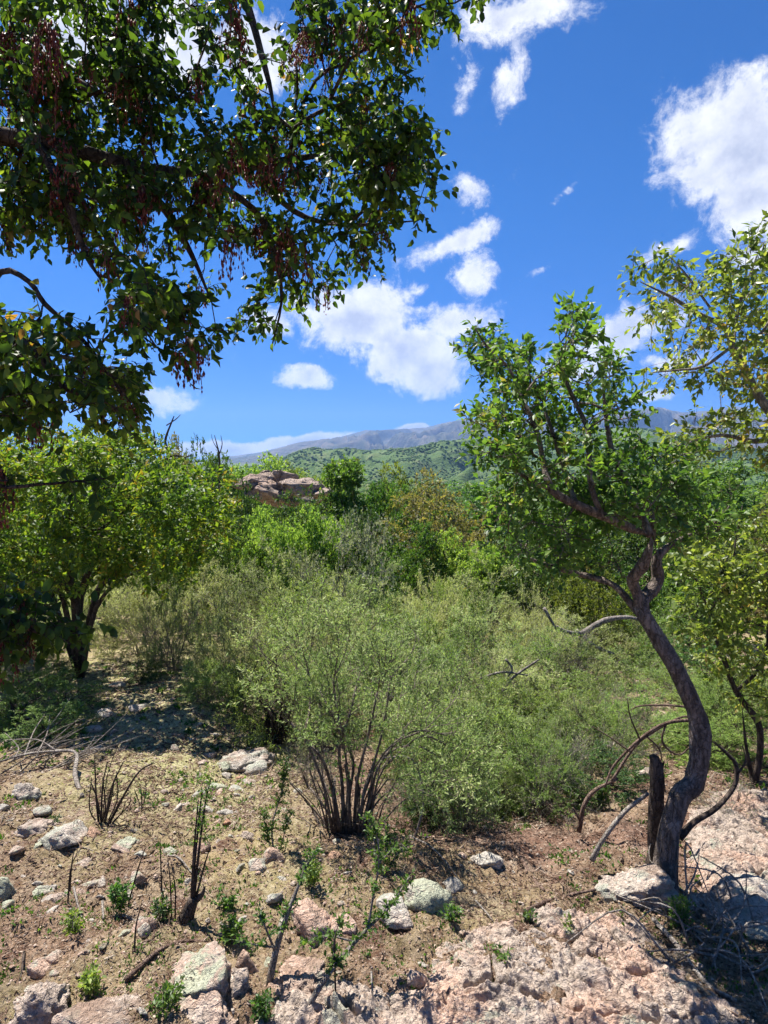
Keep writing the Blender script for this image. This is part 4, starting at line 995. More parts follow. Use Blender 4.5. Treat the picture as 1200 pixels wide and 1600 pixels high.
# --- leaning tree
def leaning_tree():
    rng = np.random.default_rng(201); b = gp(1040, 1395); d = b[1]; org = b.copy(); org[2] -= .02
    root = thing('leaning_tree', tuple(map(float, org)), 'leaning tree with bent bare trunk and glossy green crown', 'tree')
    tp, tr = pxline([(1034, 1425, -.02, .100), (1036, 1395, 0, .062), (1040, 1360, 0, .050), (1047, 1300, 0, .045), (1060, 1246, .02, .042), (1083, 1222, .04, .041), (1091, 1190, .05, .037), (1092, 1126, .07, .040), (1072, 1077, .08, .036), (1050, 1035, .1, .033), (1024, 992, .12, .030), (1001, 950, .14, .030), (994, 925, .14, .023)], d)
    T = [(tp, tr, -1)]; e = len(tp) - 1
    def limb(par, pts):
        q, r_ = pxline(pts, d); r_[-1] = min(r_[-1], .0022); r_[-2] = min(r_[-2], max(.004, r_[-2] * .8)); T.append((np.vstack([allp[par], q]), [r_[0]] + r_, par))
        st = len(allp); allp.extend(q); return st + len(q) - 1, st
    allp = list(tp)
    a1, s_a = limb(e, [(988, 905, .12, .027), (1004, 885, .08, .026), (1013, 862, .05, .025), (1016, 838, .05, .024)])
    b1, s_b = limb(e - 1, [(1018, 922, .2, .029), (1027, 903, .22, .028), (1027, 872, .2, .026), (1022, 845, .2, .025)])
    l1, sl1 = limb(a1, [(985, 825, .0, .021), (940, 805, -.08, .019), (900, 788, -.12, .017), (862, 765, -.15, .014), (820, 745, -.2, .010), (785, 715, -.2, .007)])
    limb(sl1 + 1, [(925, 765, -.1, .012), (920, 715, -.05, .011), (918, 670, 0, .010), (895, 620, .05, .008), (880, 570, .08, .006), (898, 520, .1, .004), (902, 490, .1, .003)])
    limb(sl1 + 3, [(848, 720, -.1, .010), (838, 670, -.1, .009), (815, 620, -.05, .007), (795, 575, 0, .005), (760, 540, 0, .004), (742, 512, 0, .003)])
    limb(sl1 + 2, [(880, 730, .1, .010), (865, 680, .1, .008), (850, 630, .15, .006), (862, 600, .15, .004)])
    limb(a1, [(1000, 800, .1, .016), (975, 750, .1, .013), (955, 700, .1, .011), (945, 640, .1, .008), (942, 590, .1, .005), (938, 555, .1, .003)])
    limb(b1, [(1020, 815, .2, .017), (1010, 770, .25, .014), (1005, 720, .25, .01), (1000, 680, .2, .006)])
    limb(s_b + 2, [(1050, 850, .25, .012), (1085, 832, .3, .010), (1120, 815, .3, .007), (1140, 790, .3, .004)])
    limb(e - 2, [(975, 930, .2, .016), (950, 910, .25, .014), (905, 897, .3, .012), (860, 885, .3, .010), (815, 868, .3, .007), (780, 850, .3, .004)])
    def df(x, y, r): return d + .08 + r.uniform(-.42, .5)
    att = []
    for poly, nc, per, sg, dm in [
        ([(862, 760), (830, 790), (770, 740), (745, 690), (800, 640), (830, 600), (890, 610), (940, 610), (985, 630), (1000, 690), (1060, 690), (1100, 740), (1095, 800), (1040, 850), (960, 830)], 44, 8, .06, 26),
        ([(728, 515), (752, 502), (775, 560), (820, 560), (850, 600), (850, 660), (790, 680), (765, 660), (760, 610), (738, 570)], 17, 8, .055, 17),
        ([(780, 505), (800, 515), (830, 580), (800, 600), (775, 545)], 6, 6, .07, 12),
        ([(885, 480), (912, 480), (916, 540), (885, 600), (860, 640), (850, 610), (878, 560)], 12, 6, .055, 12),
        ([(925, 550), (960, 560), (965, 600), (950, 650), (925, 620)], 6, 6, .06, 12),
        ([(780, 760), (850, 800), (940, 840), (960, 900), (900, 900), (800, 870), (740, 790)], 20, 7, .08, 24),
        ([(735, 630), (790, 650), (810, 730), (760, 730)], 8, 7, .06, 14), ([(770, 720), (880, 740), (960, 800), (930, 860), (850, 850), (780, 790)], 16, 7, .06, 20), ([(900, 690), (1080, 700), (1110, 770), (1060, 830), (940, 800)], 12, 7, .06, 22),
        ([(1060, 850), (1150, 800), (1130, 760), (1080, 770)], 9, 7, .07, 18)]:
        att.append(clusters(poly, nc, per, df, sg, rng, dm))
    att = np.vstack(att); zf = P(1000, 915, d)[2]
    ch, tps, td, A, r = grow(T, att, rng, bf=.3, step=.07, wob=.14, tipr=.0016, minz=zf)
    tw, Lf = sprigs(tps, td, 2, .07, 6, .034, rng, spread=.7, upb=.25, droop=.1, rt=.0012, upn=.7)
    wood(ch, root, M['bark_trunk'], org, thick=.006, rough=.22, tw=(tw[0] - org, tw[1] - org, tw[2] - org, tw[3]))
    big_leaves(root, Lf, 'kite', M['leaf_right'], 290, org)
    return d
D1 = leaning_tree()

# --- tree reaching in from the right edge
def right_tree():
    rng = np.random.default_rng(202); d = 3.1; b = gat(1330, 3.4); org = b.copy()
    root = thing('pale_leaved_tree', tuple(map(float, org)), 'pale leaved tree reaching in from the right edge with thin hanging pods', 'tree')
    tp = np.array([b + [0, 0, -.1], P(1335, 1050, 3.4), P(1320, 850, 3.3), P(1290, 740, 3.2), P(1240, 680, 3.1), P(1200, 640, 3.05)]); T = [(tp, [.08, .07, .055, .045, .03, .022], -1)]; allp = list(tp)
    def limb(par, pts):
        q, r_ = pxline(pts, d); r_[-1] = min(r_[-1], .0022); r_[-2] = min(r_[-2], max(.004, r_[-2] * .8)); T.append((np.vstack([allp[par], q]), [r_[0]] + r_, par)); st = len(allp); allp.extend(q); return st
    s = limb(5, [(1170, 590, 0, .017), (1145, 540, .02, .015), (1130, 510, .05, .013), (1090, 490, .05, .011), (1050, 465, 0, .008), (1020, 450, 0, .005), (1000, 440, 0, .003)])
    limb(s + 1, [(1150, 500, .1, .010), (1160, 460, .1, .008), (1175, 420, .1, .006), (1190, 380, .1, .004)])
    limb(s + 1, [(1100, 572, -.1, .008), (1060, 578, -.1, .006), (1020, 582, -.1, .003)])
    limb(s + 2, [(1080, 440, .1, .006), (1060, 415, .1, .004), (1045, 400, .1, .003)])
    limb(4, [(1180, 690, .1, .012), (1130, 680, .1, .009), (1080, 690, .1, .006), (1050, 700, .1, .004)])
    limb(s + 1, [(1190, 520, -.1, .009), (1215, 470, -.1, .007)])
    def df(x, y, r): return d + r.uniform(-.4, .45)
    att = np.vstack([clusters([(1000, 430), (1040, 395), (1110, 400), (1150, 380), (1180, 360), (1240, 350), (1260, 640), (1200, 640), (1140, 600), (1060, 600), (1005, 585), (1030, 560), (1060, 540), (1000, 490), (990, 450)], 58, 6, df, .085, rng, 18),
                     clusters([(1040, 690), (1100, 650), (1200, 640), (1260, 650), (1260, 720), (1140, 710), (1060, 740)], 22, 6, df, .08, rng, 16)])
    att = np.vstack([att, clusters([(1140, 400), (1240, 360), (1260, 640), (1150, 600)], 16, 7, df, .07, rng, 16)])
    ch, tps, td, A, r = grow(T, att, rng, bf=.3, step=.07, wob=.14, tipr=.0013, minz=P(1250, 760, 3.2)[2])
    tw, Lf = sprigs(tps, td, 2, .07, 5, .040, rng, spread=.6, upb=.1, droop=.25, rt=.0011, upn=.5)
    wood(ch, root, M['bark_grey'], org, thick=.005, tw=(tw[0] - org, tw[1] - org, tw[2] - org, tw[3]))
    big_leaves(root, Lf, 'kite', M['leaf_pale'], 280, org)
    k = rng.choice(len(tps), 150); a = tps[k] - org; dn = np.array([0, 0, -1.]) * rng.uniform(.04, .11, (150, 1)) + rng.normal(size=(150, 3)) * .012
    pb = Buf(); twig_prisms(pb, a, a + dn * .5, a + dn, np.full(150, .0018)); obj('seed_pods', pb.me('seed_pods', M['bark_grey']), root, kind='stuff')
right_tree()

# --- slender saplings at the right edge: thin dark stems and yellowing leaves
def edge_tree(name, label, cat, trunk, limbs, polys, d, seed, mat, bark, ls, nl, K=2, L=6, sg=.09, tl=.08, kind='kite', org=None, spread_d=.4, minpy=None, tipr=.0014, thick=.006, step=.08, along=.45, upn=.6):
    rng = np.random.default_rng(seed); tp, tr = pxline(trunk, d); g = tp[0].copy(); g[2] = float(h0(g[0], g[1])); tp[0] = g - [0, 0, .05]; org = g
    root = thing(name, tuple(map(float, g)), label, cat); T = [(tp, tr, -1)]; allp = list(tp)
    for par, pts in limbs:
        q, r_ = pxline(pts, d); r_[-1] = min(r_[-1], .0022); r_[-2] = min(r_[-2], max(.004, r_[-2] * .8)); T.append((np.vstack([allp[par], q]), [r_[0]] + r_, par)); allp.extend(q)
    def df(x, y, r): return d + r.uniform(-spread_d, spread_d)
    att = np.vstack([clusters(p_, nc, per, df, sg, rng, dm) for p_, nc, per, dm in polys])
    ch, tps, td, A, r = grow(T, att, rng, bf=.35, step=step, wob=.14, tipr=tipr, minz=P(1000, minpy, d)[2] if minpy else None)
    tw, Lf = sprigs(tps, td, K, tl, L, ls, rng, spread=.75, upb=.2, droop=.1, rt=.0013, along=along, upn=upn)
    wood(ch, root, bark, org, thick=thick, tw=(tw[0] - org, tw[1] - org, tw[2] - org, tw[3]))
    if nl: big_leaves(root, Lf, kind, mat, nl, org)
    else: obj('foliage', leaves_mesh('foliage', Lf[0] - org, Lf[1], Lf[2], kind, mat), root, kind='stuff')
    return root
edge_tree('sapling', 'slender tree with thin dark twin stem and yellowing leaves at the right edge', 'tree',
    [(1215, 1400, 0, .03), (1195, 1320, 0, .026), (1178, 1240, 0, .022), (1187, 1180, 0, .02), (1185, 1130, 0, .02), (1150, 1080, .05, .017), (1128, 1020, .1, .014), (1110, 960, .1, .012)],
    [(2, [(1172, 1200, .05, .014), (1165, 1160, .08, .012), (1160, 1110, .1, .01)]), (5, [(1190, 1040, 0, .011), (1200, 980, 0, .009), (1190, 900, 0, .007)]), (7, [(1085, 900, .1, .009), (1060, 850, .1, .006)]), (7, [(1140, 900, .15, .009), (1150, 840, .2, .006), (1160, 790, .2, .004)])],
    [([(1045, 850), (1090, 830), (1200, 790), (1280, 800), (1280, 1100), (1180, 1120), (1120, 1060), (1060, 960)], 75, 8, 20)], 3.9, 203, M['leaf_pale'], M['bark_dark'], .045, 150, minpy=1140, sg=.12, K=2, L=6)
# --- yellowish tree at left
edge_tree('yellowish_tree', 'dense yellow green tree with several dark stems at left on the slope', 'tree',
    [(122, 990, 0, .055), (118, 940, 0, .048), (105, 890, 0, .04), (85, 830, -.1, .032), (75, 780, -.2, .025)],
    [(0, [(150, 930, .1, .042), (185, 890, .2, .035), (235, 860, .2, .028), (280, 840, .2, .018)]), (1, [(140, 890, -.3, .032), (160, 840, -.4, .026), (165, 780, -.4, .02)]), (0, [(80, 930, .2, .036), (40, 890, .2, .03), (10, 840, .2, .02)]), (0, [(128, 930, .5, .03), (170, 870, .7, .022), (210, 800, .8, .016)]), (0, [(100, 940, -.4, .03), (70, 880, -.6, .022), (30, 830, -.8, .015)]), (0, [(150, 950, -.3, .026), (200, 900, -.4, .018), (260, 880, -.5, .012)]), (1, [(90, 900, -.5, .035), (50, 860, -.8, .028)])],
    [([(-40, 710), (60, 690), (150, 700), (215, 695), (290, 740), (340, 775), (335, 840), (280, 880), (200, 880), (120, 905), (30, 930), (-40, 930)], 150, 14, 15), ([(-40, 860), (60, 870), (90, 930), (60, 975), (-40, 985)], 16, 12, 16), ([(200, 850), (330, 800), (345, 860), (290, 905), (215, 900)], 12, 12, 16)], 7.2, 204, M['leaf_left'], M['bark_dark'], .055, 0, K=3, L=8, sg=.26, tl=.14, spread_d=1.7, minpy=930, tipr=.003, thick=.014, step=.18)

# --- overhead tree
def overhead_tree():
    rng = np.random.default_rng(205); b = gat(-900, 1.9); b[0] = -2.5; b[2] = float(h0(b[0], b[1])); org = b.copy()
    root = thing('overhanging_tree', tuple(map(float, org)), 'large overhanging tree with oval leaves and red flower clusters filling the upper left', 'tree')
    c0 = P(-160, 300, 1.9); tp = np.array([b + [0, 0, -.1], b + [.1, .0, .8], b * .6 + c0 * .4 + [.0, 0, .35], c0, ])
    tp[2] = (tp[1] + c0) / 2 + [-.1, 0, .1]
    T = [(tp, [.16, .14, .12, .1], -1)]; allp = list(tp)
    def limb(par, pts, d0=0):
        q, r_ = pxline([(a_, b_, c_ * .87, w_) for a_, b_, c_, w_ in pts], d0); r_[-1] = min(r_[-1], .0022); r_[-2] = min(r_[-2], max(.004, r_[-2] * .8)); T.append((np.vstack([allp[par], q]), [r_[0]] + r_, par)); st = len(allp); allp.extend(q); return st
    s1 = limb(3, [(-60, 220, 1.95, .045), (0, 212, 2.0, .024), (60, 222, 2.0, .022), (130, 238, 2.05, .020), (190, 255, 2.1, .019), (250, 268, 2.15, .017), (310, 268, 2.2, .013), (380, 262, 2.3, .014), (450, 250, 2.4, .011), (520, 240, 2.5, .008), (590, 235, 2.5, .005)])
    s2 = limb(3, [(-60, 100, 2.1, .03), (0, 92, 2.2, .022), (60, 110, 2.2, .02), (110, 125, 2.2, .017), (160, 150, 2.2, .013), (200, 170, 2.3, .009)])
    limb(s1 + 2, [(100, 300, 1.9, .012), (118, 350, 1.9, .010), (135, 400, 1.9, .008), (160, 440, 1.9, .006)])
    limb(s1 + 4, [(260, 330, 2.1, .012), (300, 400, 2.1, .009), (330, 470, 2.1, .006)])
    limb(s1 + 6, [(400, 330, 2.3, .010), (430, 400, 2.3, .008), (440, 470, 2.3, .005), (425, 540, 2.3, .003)])
    limb(s1 + 7, [(460, 330, 2.4, .009), (520, 350, 2.4, .007), (590, 350, 2.4, .005), (650, 345, 2.4, .003)])
    s3 = limb(3, [(-40, -60, 2.4, .03), (100, -60, 2.5, .025), (250, -60, 2.6, .02), (360, -40, 2.6, .016), (390, 20, 2.6, .013), (410, 90, 2.6, .011), (425, 150, 2.6, .008), (430, 200, 2.6, .005)])
    limb(s3 + 1, [(130, 10, 2.4, .014), (155, 70, 2.4, .011), (165, 110, 2.4, .008)])
    limb(s3 + 3, [(480, -50, 2.6, .012), (580, -30, 2.7, .009), (650, 10, 2.7, .006), (690, 20, 2.7, .004)])
    s4 = limb(2, [(-120, 470, 1.7, .02), (-40, 500, 1.7, .013), (30, 530, 1.7, .011), (70, 565, 1.7, .010), (100, 605, 1.7, .009), (150, 625, 1.7, .007), (190, 645, 1.7, .004)])
    limb(s4 + 1, [(0, 425, 1.7, .007), (45, 440, 1.7, .006), (70, 475, 1.7, .006), (110, 510, 1.75, .005), (145, 550, 1.75, .0045), (180, 600, 1.8, .004), (205, 630, 1.8, .002)])
    s5 = limb(1, [(-260, 880, 1.75, .02), (-120, 930, 1.6, .012), (-20, 962, 1.5, .007), (50, 985, 1.5, .005), (92, 998, 1.5, .003)])
    limb(3, [(-120, 640, 1.7, .012), (-20, 752, 1.7, .005), (60, 757, 1.75, .004), (120, 752, 1.8, .003), (165, 748, 1.8, .002)])
    def df(x, y, r):
        if y > 700: return 1.3 + r.uniform(-.05, .08)
        base = 1.85 + .22 * min(max(x, 0), 700) / 700
        if y > 440 and x < 260: base = 1.6
        return base + r.uniform(-.34, .42)
    att = []
    for poly, nc, per, sg, dm in [
        ([(-60, -60), (760, -60), (760, 10), (700, 20), (660, 60), (650, 130), (690, 250), (700, 340), (620, 400), (560, 430), (470, 500), (420, 540), (400, 500), (340, 460), (330, 520), (290, 500), (250, 545), (220, 480), (140, 470), (130, 400), (60, 350), (-60, 360)], 150, 7, .062, 19),
        ([(-60, 60), (200, 40), (350, 180), (350, 330), (150, 350), (-60, 330)], 46, 7, .065, 17),
        ([(380, 180), (640, 180), (690, 330), (600, 390), (450, 440), (360, 380)], 30, 7, .065, 17),
        ([(130, 400), (220, 410), (300, 480), (250, 540), (170, 500)], 12, 7, .06, 13),
        ([(-60, 480), (40, 490), (100, 530), (180, 540), (220, 590), (225, 635), (185, 650), (120, 625), (60, 615), (-60, 600)], 26, 7, .06, 16),
        ([(-60, 590), (60, 600), (90, 620), (50, 650), (-60, 660)], 10, 8, .06, 14)]:
        att.append(clusters(poly, nc, per, df, sg, rng, dm))
    att.append(clusters([(-50, 945), (40, 952), (100, 985), (105, 1005), (50, 1012), (-50, 1000)], 9, 6, df, .045, rng, 12)); att.append(clusters([(-20, 742), (60, 750), (160, 744), (170, 756), (60, 764), (-20, 770)], 4, 3, lambda x, y, r: 1.55, .03, rng, 20))
    att.append(clusters([(520, -40), (720, -40), (700, 15), (660, 60), (650, 130), (685, 240), (695, 330), (640, 380), (560, 330), (540, 150)], 26, 7, df, .06, rng, 18))
    att = np.vstack(att)
    # leave the openings through which the photograph shows the sky
    rel = att - CAM; nd = rel @ FW; ax = 600 + rel @ RT / nd * F; ay = 800 - rel @ UP / nd * F
    bad = np.zeros(len(att), bool)
    for (hx, hy, hr) in [(285, 75, 34), (345, 150, 26), (405, 75, 30), (430, 25, 18), (110, 430, 60), (70, 400, 40), (180, 440, 25), (470, 330, 26), (540, 60, 22), (520, 130, 20), (275, 440, 12), (20, 420, 40), (600, 180, 16), (350, 45, 16), (160, 480, 20), (660, 60, 14)]:
        bad |= (ax - hx) ** 2 + (ay - hy) ** 2 < hr * hr
    bad |= (ax > 672) & (ay > 55) | (ax > 640) & (ay > 330)
    att = att[~bad]
    ch, tps, td, A, r = grow(T, att, rng, bf=.25, step=.07, wob=.16, tipr=.0015, minz=P(0, 1040, 1.3)[2])
    tw, Lf = sprigs(tps, td, 2, .08, 5, .029, rng, spread=.9, upb=-.15, droop=.55, rt=.0012, upn=.25, along=.35)
    wood(ch, root, M['bark_dark'], org, thick=.006, tw=(tw[0] - org, tw[1] - org, tw[2] - org, tw[3]))
    big_leaves(root, Lf, 'oval', M['leaf_over'], 295, org)
    # drooping red flower clusters
    V8 = np.array([[0, 0, 1], [.6, 0, 0], [0, .6, 0], [-.6, 0, 0], [0, -.6, 0], [0, 0, -1]], float); F8 = np.array([[0, 1, 2], [0, 2, 3], [0, 3, 4], [0, 4, 1], [5, 2, 1], [5, 3, 2], [5, 4, 3], [5, 1, 4]])
    fm = []
    for v in range(4):
        fb = Buf()
        for s_ in range(rng.integers(5, 9)):
            a = rng.uniform(0, 6.28); p = np.zeros(3); dr = np.array([math.cos(a) * .5, math.sin(a) * .5, -.6]); pts = [p.copy()]
            for t in range(9):
                p = p + norm(dr) * .0085; dr = dr * [.85, .85, 1] + [0, 0, -.15]; pts.append(p.copy())
                for _ in range(2): fb.add(V8 * np.array([.0028, .0028, .0042]) * rng.uniform(.7, 1.5) + p + rng.normal(size=3) * .0035, None, F8)
            tube(fb, pts, [.0007] * len(pts), 3)
        fm.append(fb.me('flower_cluster', M['flower'], False))
    cand = tps[rng.permutation(len(tps))]; rel = cand - CAM; nd = rel @ FW; ax = 600 + rel @ RT / nd * F; ay = 800 - rel @ UP / nd * F
    prob = np.where((ay > 480) & (ax < 260), .13, np.where((np.abs(ay - 290) < 90) & (ax > 140) & (ax < 480), .34, np.where(ax < 200, .22, .10)))
    vis = (ax > -20) & (ay > -20) & (rng.uniform(size=len(cand)) < prob); cc = cand[vis][:190]
    for i, p in enumerate(cc):
        o = obj('flower_cluster', fm[i % 4], root); o.location = tuple(map(float, p - org)); o.rotation_euler = (0, 0, i * 1.3); sc = float(rng.uniform(.8, 1.5)); o.scale = (sc, sc, sc)
overhead_tree()

# ================================================================== CENTRAL SHRUB AND FOREGROUND PLANTS
def woody(name, label, cat, lines, bark, d=None, att=None, leaf=None, seed=0, K=3, L=8, tl=.12, ls=.02, kind='narrow', along_t=0, base=None, bf=.8, step=.08, tipr=.0014, spread=.5, upb=.4, stem='stem', leafname='foliage', droop=0., group=None, minz=None):
    """a plant from polylines given as world points [(pts, radii)]; leaves on grown twigs (att) or straight along the stems"""
    rng = np.random.default_rng(seed); org = np.array(base if base is not None else lines[0][0][0], float)
    root = thing(name, tuple(map(float, org)), label, cat, group); T = [(np.array(p), list(r_), -1) for p, r_ in lines]
    tips = None; b2 = Buf(); i = 0
    if att is not None:
        ch, tps, td, A, r = grow(T, att, rng, bf=bf, step=step, wob=.15, tipr=tipr, minz=minz)
    else: ch = [(t[0], np.array(t[1]), True, 0) for t in T]; tps = np.zeros((0, 3)); td = tps
    for c in ch:
        if c[2]:
            p, rr_ = smooth_poly(c[0], c[1], 3); b = Buf(); tube(b, p - org, rr_, 6, rough=.15, seed=i); obj(stem, b.me(stem, bark), root); i += 1
            if along_t:
                n_ = max(2, int(along_t * np.linalg.norm(np.diff(p, axis=0), axis=1).sum())); k = rng.integers(int(len(p) * .25), len(p) - 1, n_); f = rng.uniform(0, 1, (n_, 1))
                tps = np.vstack([tps, p[k] * (1 - f) + p[k + 1] * f]); td = np.vstack([td, norm(p[k + 1] - p[k] + rng.normal(size=(n_, 3)) * .6 * np.linalg.norm(p[k + 1] - p[k], axis=1, keepdims=True))])
        else: tube(b2, c[0] - org, c[1], 3, cap=False)
    if leaf is not None and len(tps):
        tw, Lf = sprigs(tps, td, K, tl, L, ls, rng, spread=spread, upb=upb, rt=.0011, droop=droop)
        twig_prisms(b2, tw[0] - org, tw[1] - org, tw[2] - org, tw[3])
        obj(leafname, leaves_mesh(leafname, Lf[0] - org, Lf[1], Lf[2], kind, leaf), root, kind='stuff')
    if b2.n: obj('twigs', b2.me('twigs', bark), root, kind='stuff')
    return root
def gl(pts, d=None, base=None):
    """polyline from the ground point of the first pixel; others (px, py, depth offset)"""
    g = gp(pts[0][0], pts[0][1]); out = [g - [0, 0, .03]]
    for q in pts[1:]: out.append(P(q[0], q[1], g[1] + (q[2] if len(q) > 2 else 0)))
    return np.array(out)
def taper(n, a, b): return list(np.linspace(a, b, n))
def central():
    rng = np.random.default_rng(301); g = gp(545, 1302); lines = []
    for (x0, pts, r0) in [(520, [(512, 1255), (500, 1210), (478, 1150), (485, 1100), (480, 1040)], .012), (528, [(520, 1240), (505, 1190), (480, 1160), (455, 1130)], .014), (538, [(535, 1230), (530, 1170), (545, 1120), (560, 1060)], .017),
        (545, [(546, 1240), (552, 1190), (530, 1130), (520, 1060)], .016), (552, [(556, 1245), (560, 1210), (575, 1150), (590, 1080)], .015), (560, [(568, 1240), (585, 1190), (600, 1130), (610, 1060)], .013), (568, [(580, 1250), (590, 1200), (620, 1160), (665, 1140)], .012),
        (540, [(545, 1230), (540, 1195)], .026), (553, [(560, 1240), (556, 1215)], .022), (530, [(522, 1240), (524, 1215)], .018), (575, [(590, 1220), (620, 1180), (660, 1150), (700, 1165)], .009), (560, [(585, 1215), (610, 1175), (650, 1165), (690, 1185)], .008),
        (535, [(500, 1250), (480, 1225), (470, 1200)], .009), (548, [(585, 1200), (630, 1150), (665, 1142), (700, 1150)], .008), (550, [(540, 1180), (520, 1120), (500, 1080)], .010), (525, [(495, 1270), (475, 1250)], .008), (515, [(488, 1290), (468, 1275)], .006)]:
        p = gl([(x0, 1300)] + [(a, b, rng.uniform(-.12, .12)) for a, b in pts]); lines.append((p, taper(len(p), r0, r0 * .5)))
    def df(x, y, r): return g[1] + r.uniform(-.35, .45)
    att = np.vstack([clusters([(400, 1010), (480, 930), (560, 960), (660, 990), (720, 1060), (730, 1150), (640, 1150), (600, 1120), (480, 1120), (420, 1090)], 40, 7, df, .12, rng, 16), clusters([(620, 1150), (740, 1120), (760, 1260), (700, 1290), (640, 1240)], 34, 7, df, .1, rng, 16), clusters([(430, 1060), (520, 1080), (600, 1120), (620, 1170), (560, 1190), (480, 1160)], 16, 6, df, .09, rng, 18)])
    for k in range(26):
        x0 = rng.uniform(498, 592); t = (x0 - 543) / 34; x1 = x0 + t * rng.uniform(10, 90) + rng.uniform(-14, 14); p = gl([(x0, 1300), (x0 + (x1 - x0) * .35, 1262, rng.uniform(-.1, .1)), (x1, rng.uniform(1190, 1235), rng.uniform(-.2, .2))]); r0 = rng.uniform(.003, .011); lines.append((p, taper(3, r0, r0 * .5)))
    for k in range(16):
        x0 = rng.uniform(510, 575); g0 = gp(x0, 1300); a = rng.uniform(0, 6.28); l = rng.uniform(.1, .3); dr = np.array([math.cos(a), math.sin(a), rng.uniform(.1, .6)]); lines.append((np.array([g0, g0 + dr * l * .5 + rng.normal(size=3) * .02, g0 + dr * l]), [.004, .003, .0015]))
    lines = [(p, [q * .68 for q in r_]) for p, r_ in lines]
    woody('shrub', 'central shrub with a clump of bare grey stems fanning from its base', 'shrub', lines, M['bark_mid'], att=att, leaf=M['leaf_greygreen'], seed=5, K=3, L=13, tl=.12, ls=.023, base=g, spread=.7, upb=.3, minz=P(545, 1240, g[1])[2])
    # tall bare shoots rising from the belt
    p = gl([(500, 1105), (478, 1075), (490, 1000), (520, 925), (548, 865)]); woody('bare_shoot', 'tall thin bare shoot rising above the pale shrubs left of centre', 'plant', [(p, taper(5, .007, .002))], M['bark_red'], along_t=6, leaf=M['leaf_grey'], K=1, L=4, tl=.06, ls=.016, seed=6)
    p = gl([(645, 1310), (662, 1250), (645, 1187), (600, 1184)], 0); woody('bent_stick', 'pale bent dead stick standing right of the central shrub', 'dead branch', [(p, taper(4, .006, .003))], M['bark_grey'])
central()
# dark stems left of the central shrub
rng = np.random.default_rng(302); L_ = []
for i in range(9):
    x0 = 425 + rng.uniform(-16, 16); p = gl([(x0, 1163), (x0 + rng.uniform(-14, 14), 1120, rng.uniform(-.1, .1)), (x0 + rng.uniform(-28, 28), 1070, rng.uniform(-.2, .2)), (x0 + rng.uniform(-55, 55), 1010, rng.uniform(-.3, .3))]); L_.append((p, taper(4, rng.uniform(.008, .018), .003)))
woody('stem_clump', 'clump of dark upright stems behind the grey rock heap', 'shrub', L_, M['bark_dark'], along_t=8, leaf=M['leaf_grey'], K=2, L=6, tl=.1, ls=.02, seed=7)
# bare twig bush
L_ = []
for pts, r0 in [([(155, 1295), (150, 1240), (148, 1180)], .006), ([(158, 1295), (160, 1230), (168, 1190)], .006), ([(162, 1295), (175, 1230), (193, 1190)], .007), ([(166, 1295), (195, 1240), (218, 1205), (240, 1192)], .008), ([(160, 1295), (152, 1250), (142, 1222)], .005), ([(164, 1292), (183, 1250), (182, 1205)], .005),
                ([(168, 1292), (200, 1260), (205, 1240)], .004), ([(157, 1292), (140, 1265), (143, 1215)], .005), ([(160, 1290), (168, 1210), (194, 1143)], .003), ([(163, 1290), (172, 1255), (178, 1225)], .005), ([(158, 1292), (165, 1260), (160, 1215)], .005), ([(170, 1294), (190, 1270), (196, 1252)], .004)]:
    p = gl(pts); L_.append((p, taper(len(p), r0, r0 * .45)))
woody('twig_bush', 'leafless twig bush with dark upright stems on the mossy slope', 'bush', L_, M['bark_dark'], along_t=5, leaf=M['leaf_dark'], K=1, L=4, tl=.04, ls=.016, seed=8)
# stump with straight shoots
def stump():
    g = gp(292, 1442); org = g
    root = thing('cut_stump', tuple(map(float, g)), 'small dark stump with straight thin shoots rising from it', 'stump')
    for nm, pts, r_, mt_ in [('stump', [(288, 1450, 0), (295, 1425, 0), (303, 1405, 0)], [.03, .024, .02], 'bark_dark'), ('stub', [(303, 1408, 0), (315, 1398, 0), (320, 1385, 0)], [.014, .009, .003], 'bark_dark'),
                        ('shoot', [(301, 1408, 0), (304, 1350, 0), (312, 1270, .05), (316, 1235, .06)], [.005, .0045, .004, .002], 'bark_dark'), ('shoot', [(303, 1408, 0), (311, 1330, 0), (320, 1260, .03), (330, 1215, .04)], [.005, .0045, .003, .002], 'bark_dark'), ('shoot', [(306, 1404, 0), (320, 1350, 0), (330, 1320, 0)], [.004, .003, .001], 'bark_dark'),
                        ('shoot', [(299, 1410, 0), (303, 1330, -.02), (310, 1250, -.03)], [.004, .0035, .002], 'bark_dark')]:
        p = np.array([P(a, b, g[1] + c) for a, b, c in pts]); b = Buf(); p2, r2 = smooth_poly(p - org, r_, 3); tube(b, p2, r2, 7, rough=.2, seed=3); obj(nm, b.me(nm, M[mt_]), root)
    rng = np.random.default_rng(9); tps = np.array([P(rng.uniform(306, 324), rng.uniform(1215, 1320), g[1] + rng.uniform(-.02, .05)) for _ in range(26)])
    tw, Lf = sprigs(tps, norm(rng.normal(size=tps.shape) + [0, 0, .6]), 2, .05, 7, .014, rng, rt=.0009); b = Buf(); twig_prisms(b, tw[0] - org, tw[1] - org, tw[2] - org, tw[3]); obj('twigs', b.me('twigs', M['bark_dark']), root, kind='stuff')
    obj('foliage', leaves_mesh('foliage', Lf[0] - org, Lf[1], Lf[2], 'kite', M['leaf_bright']), root, kind='stuff')
stump()
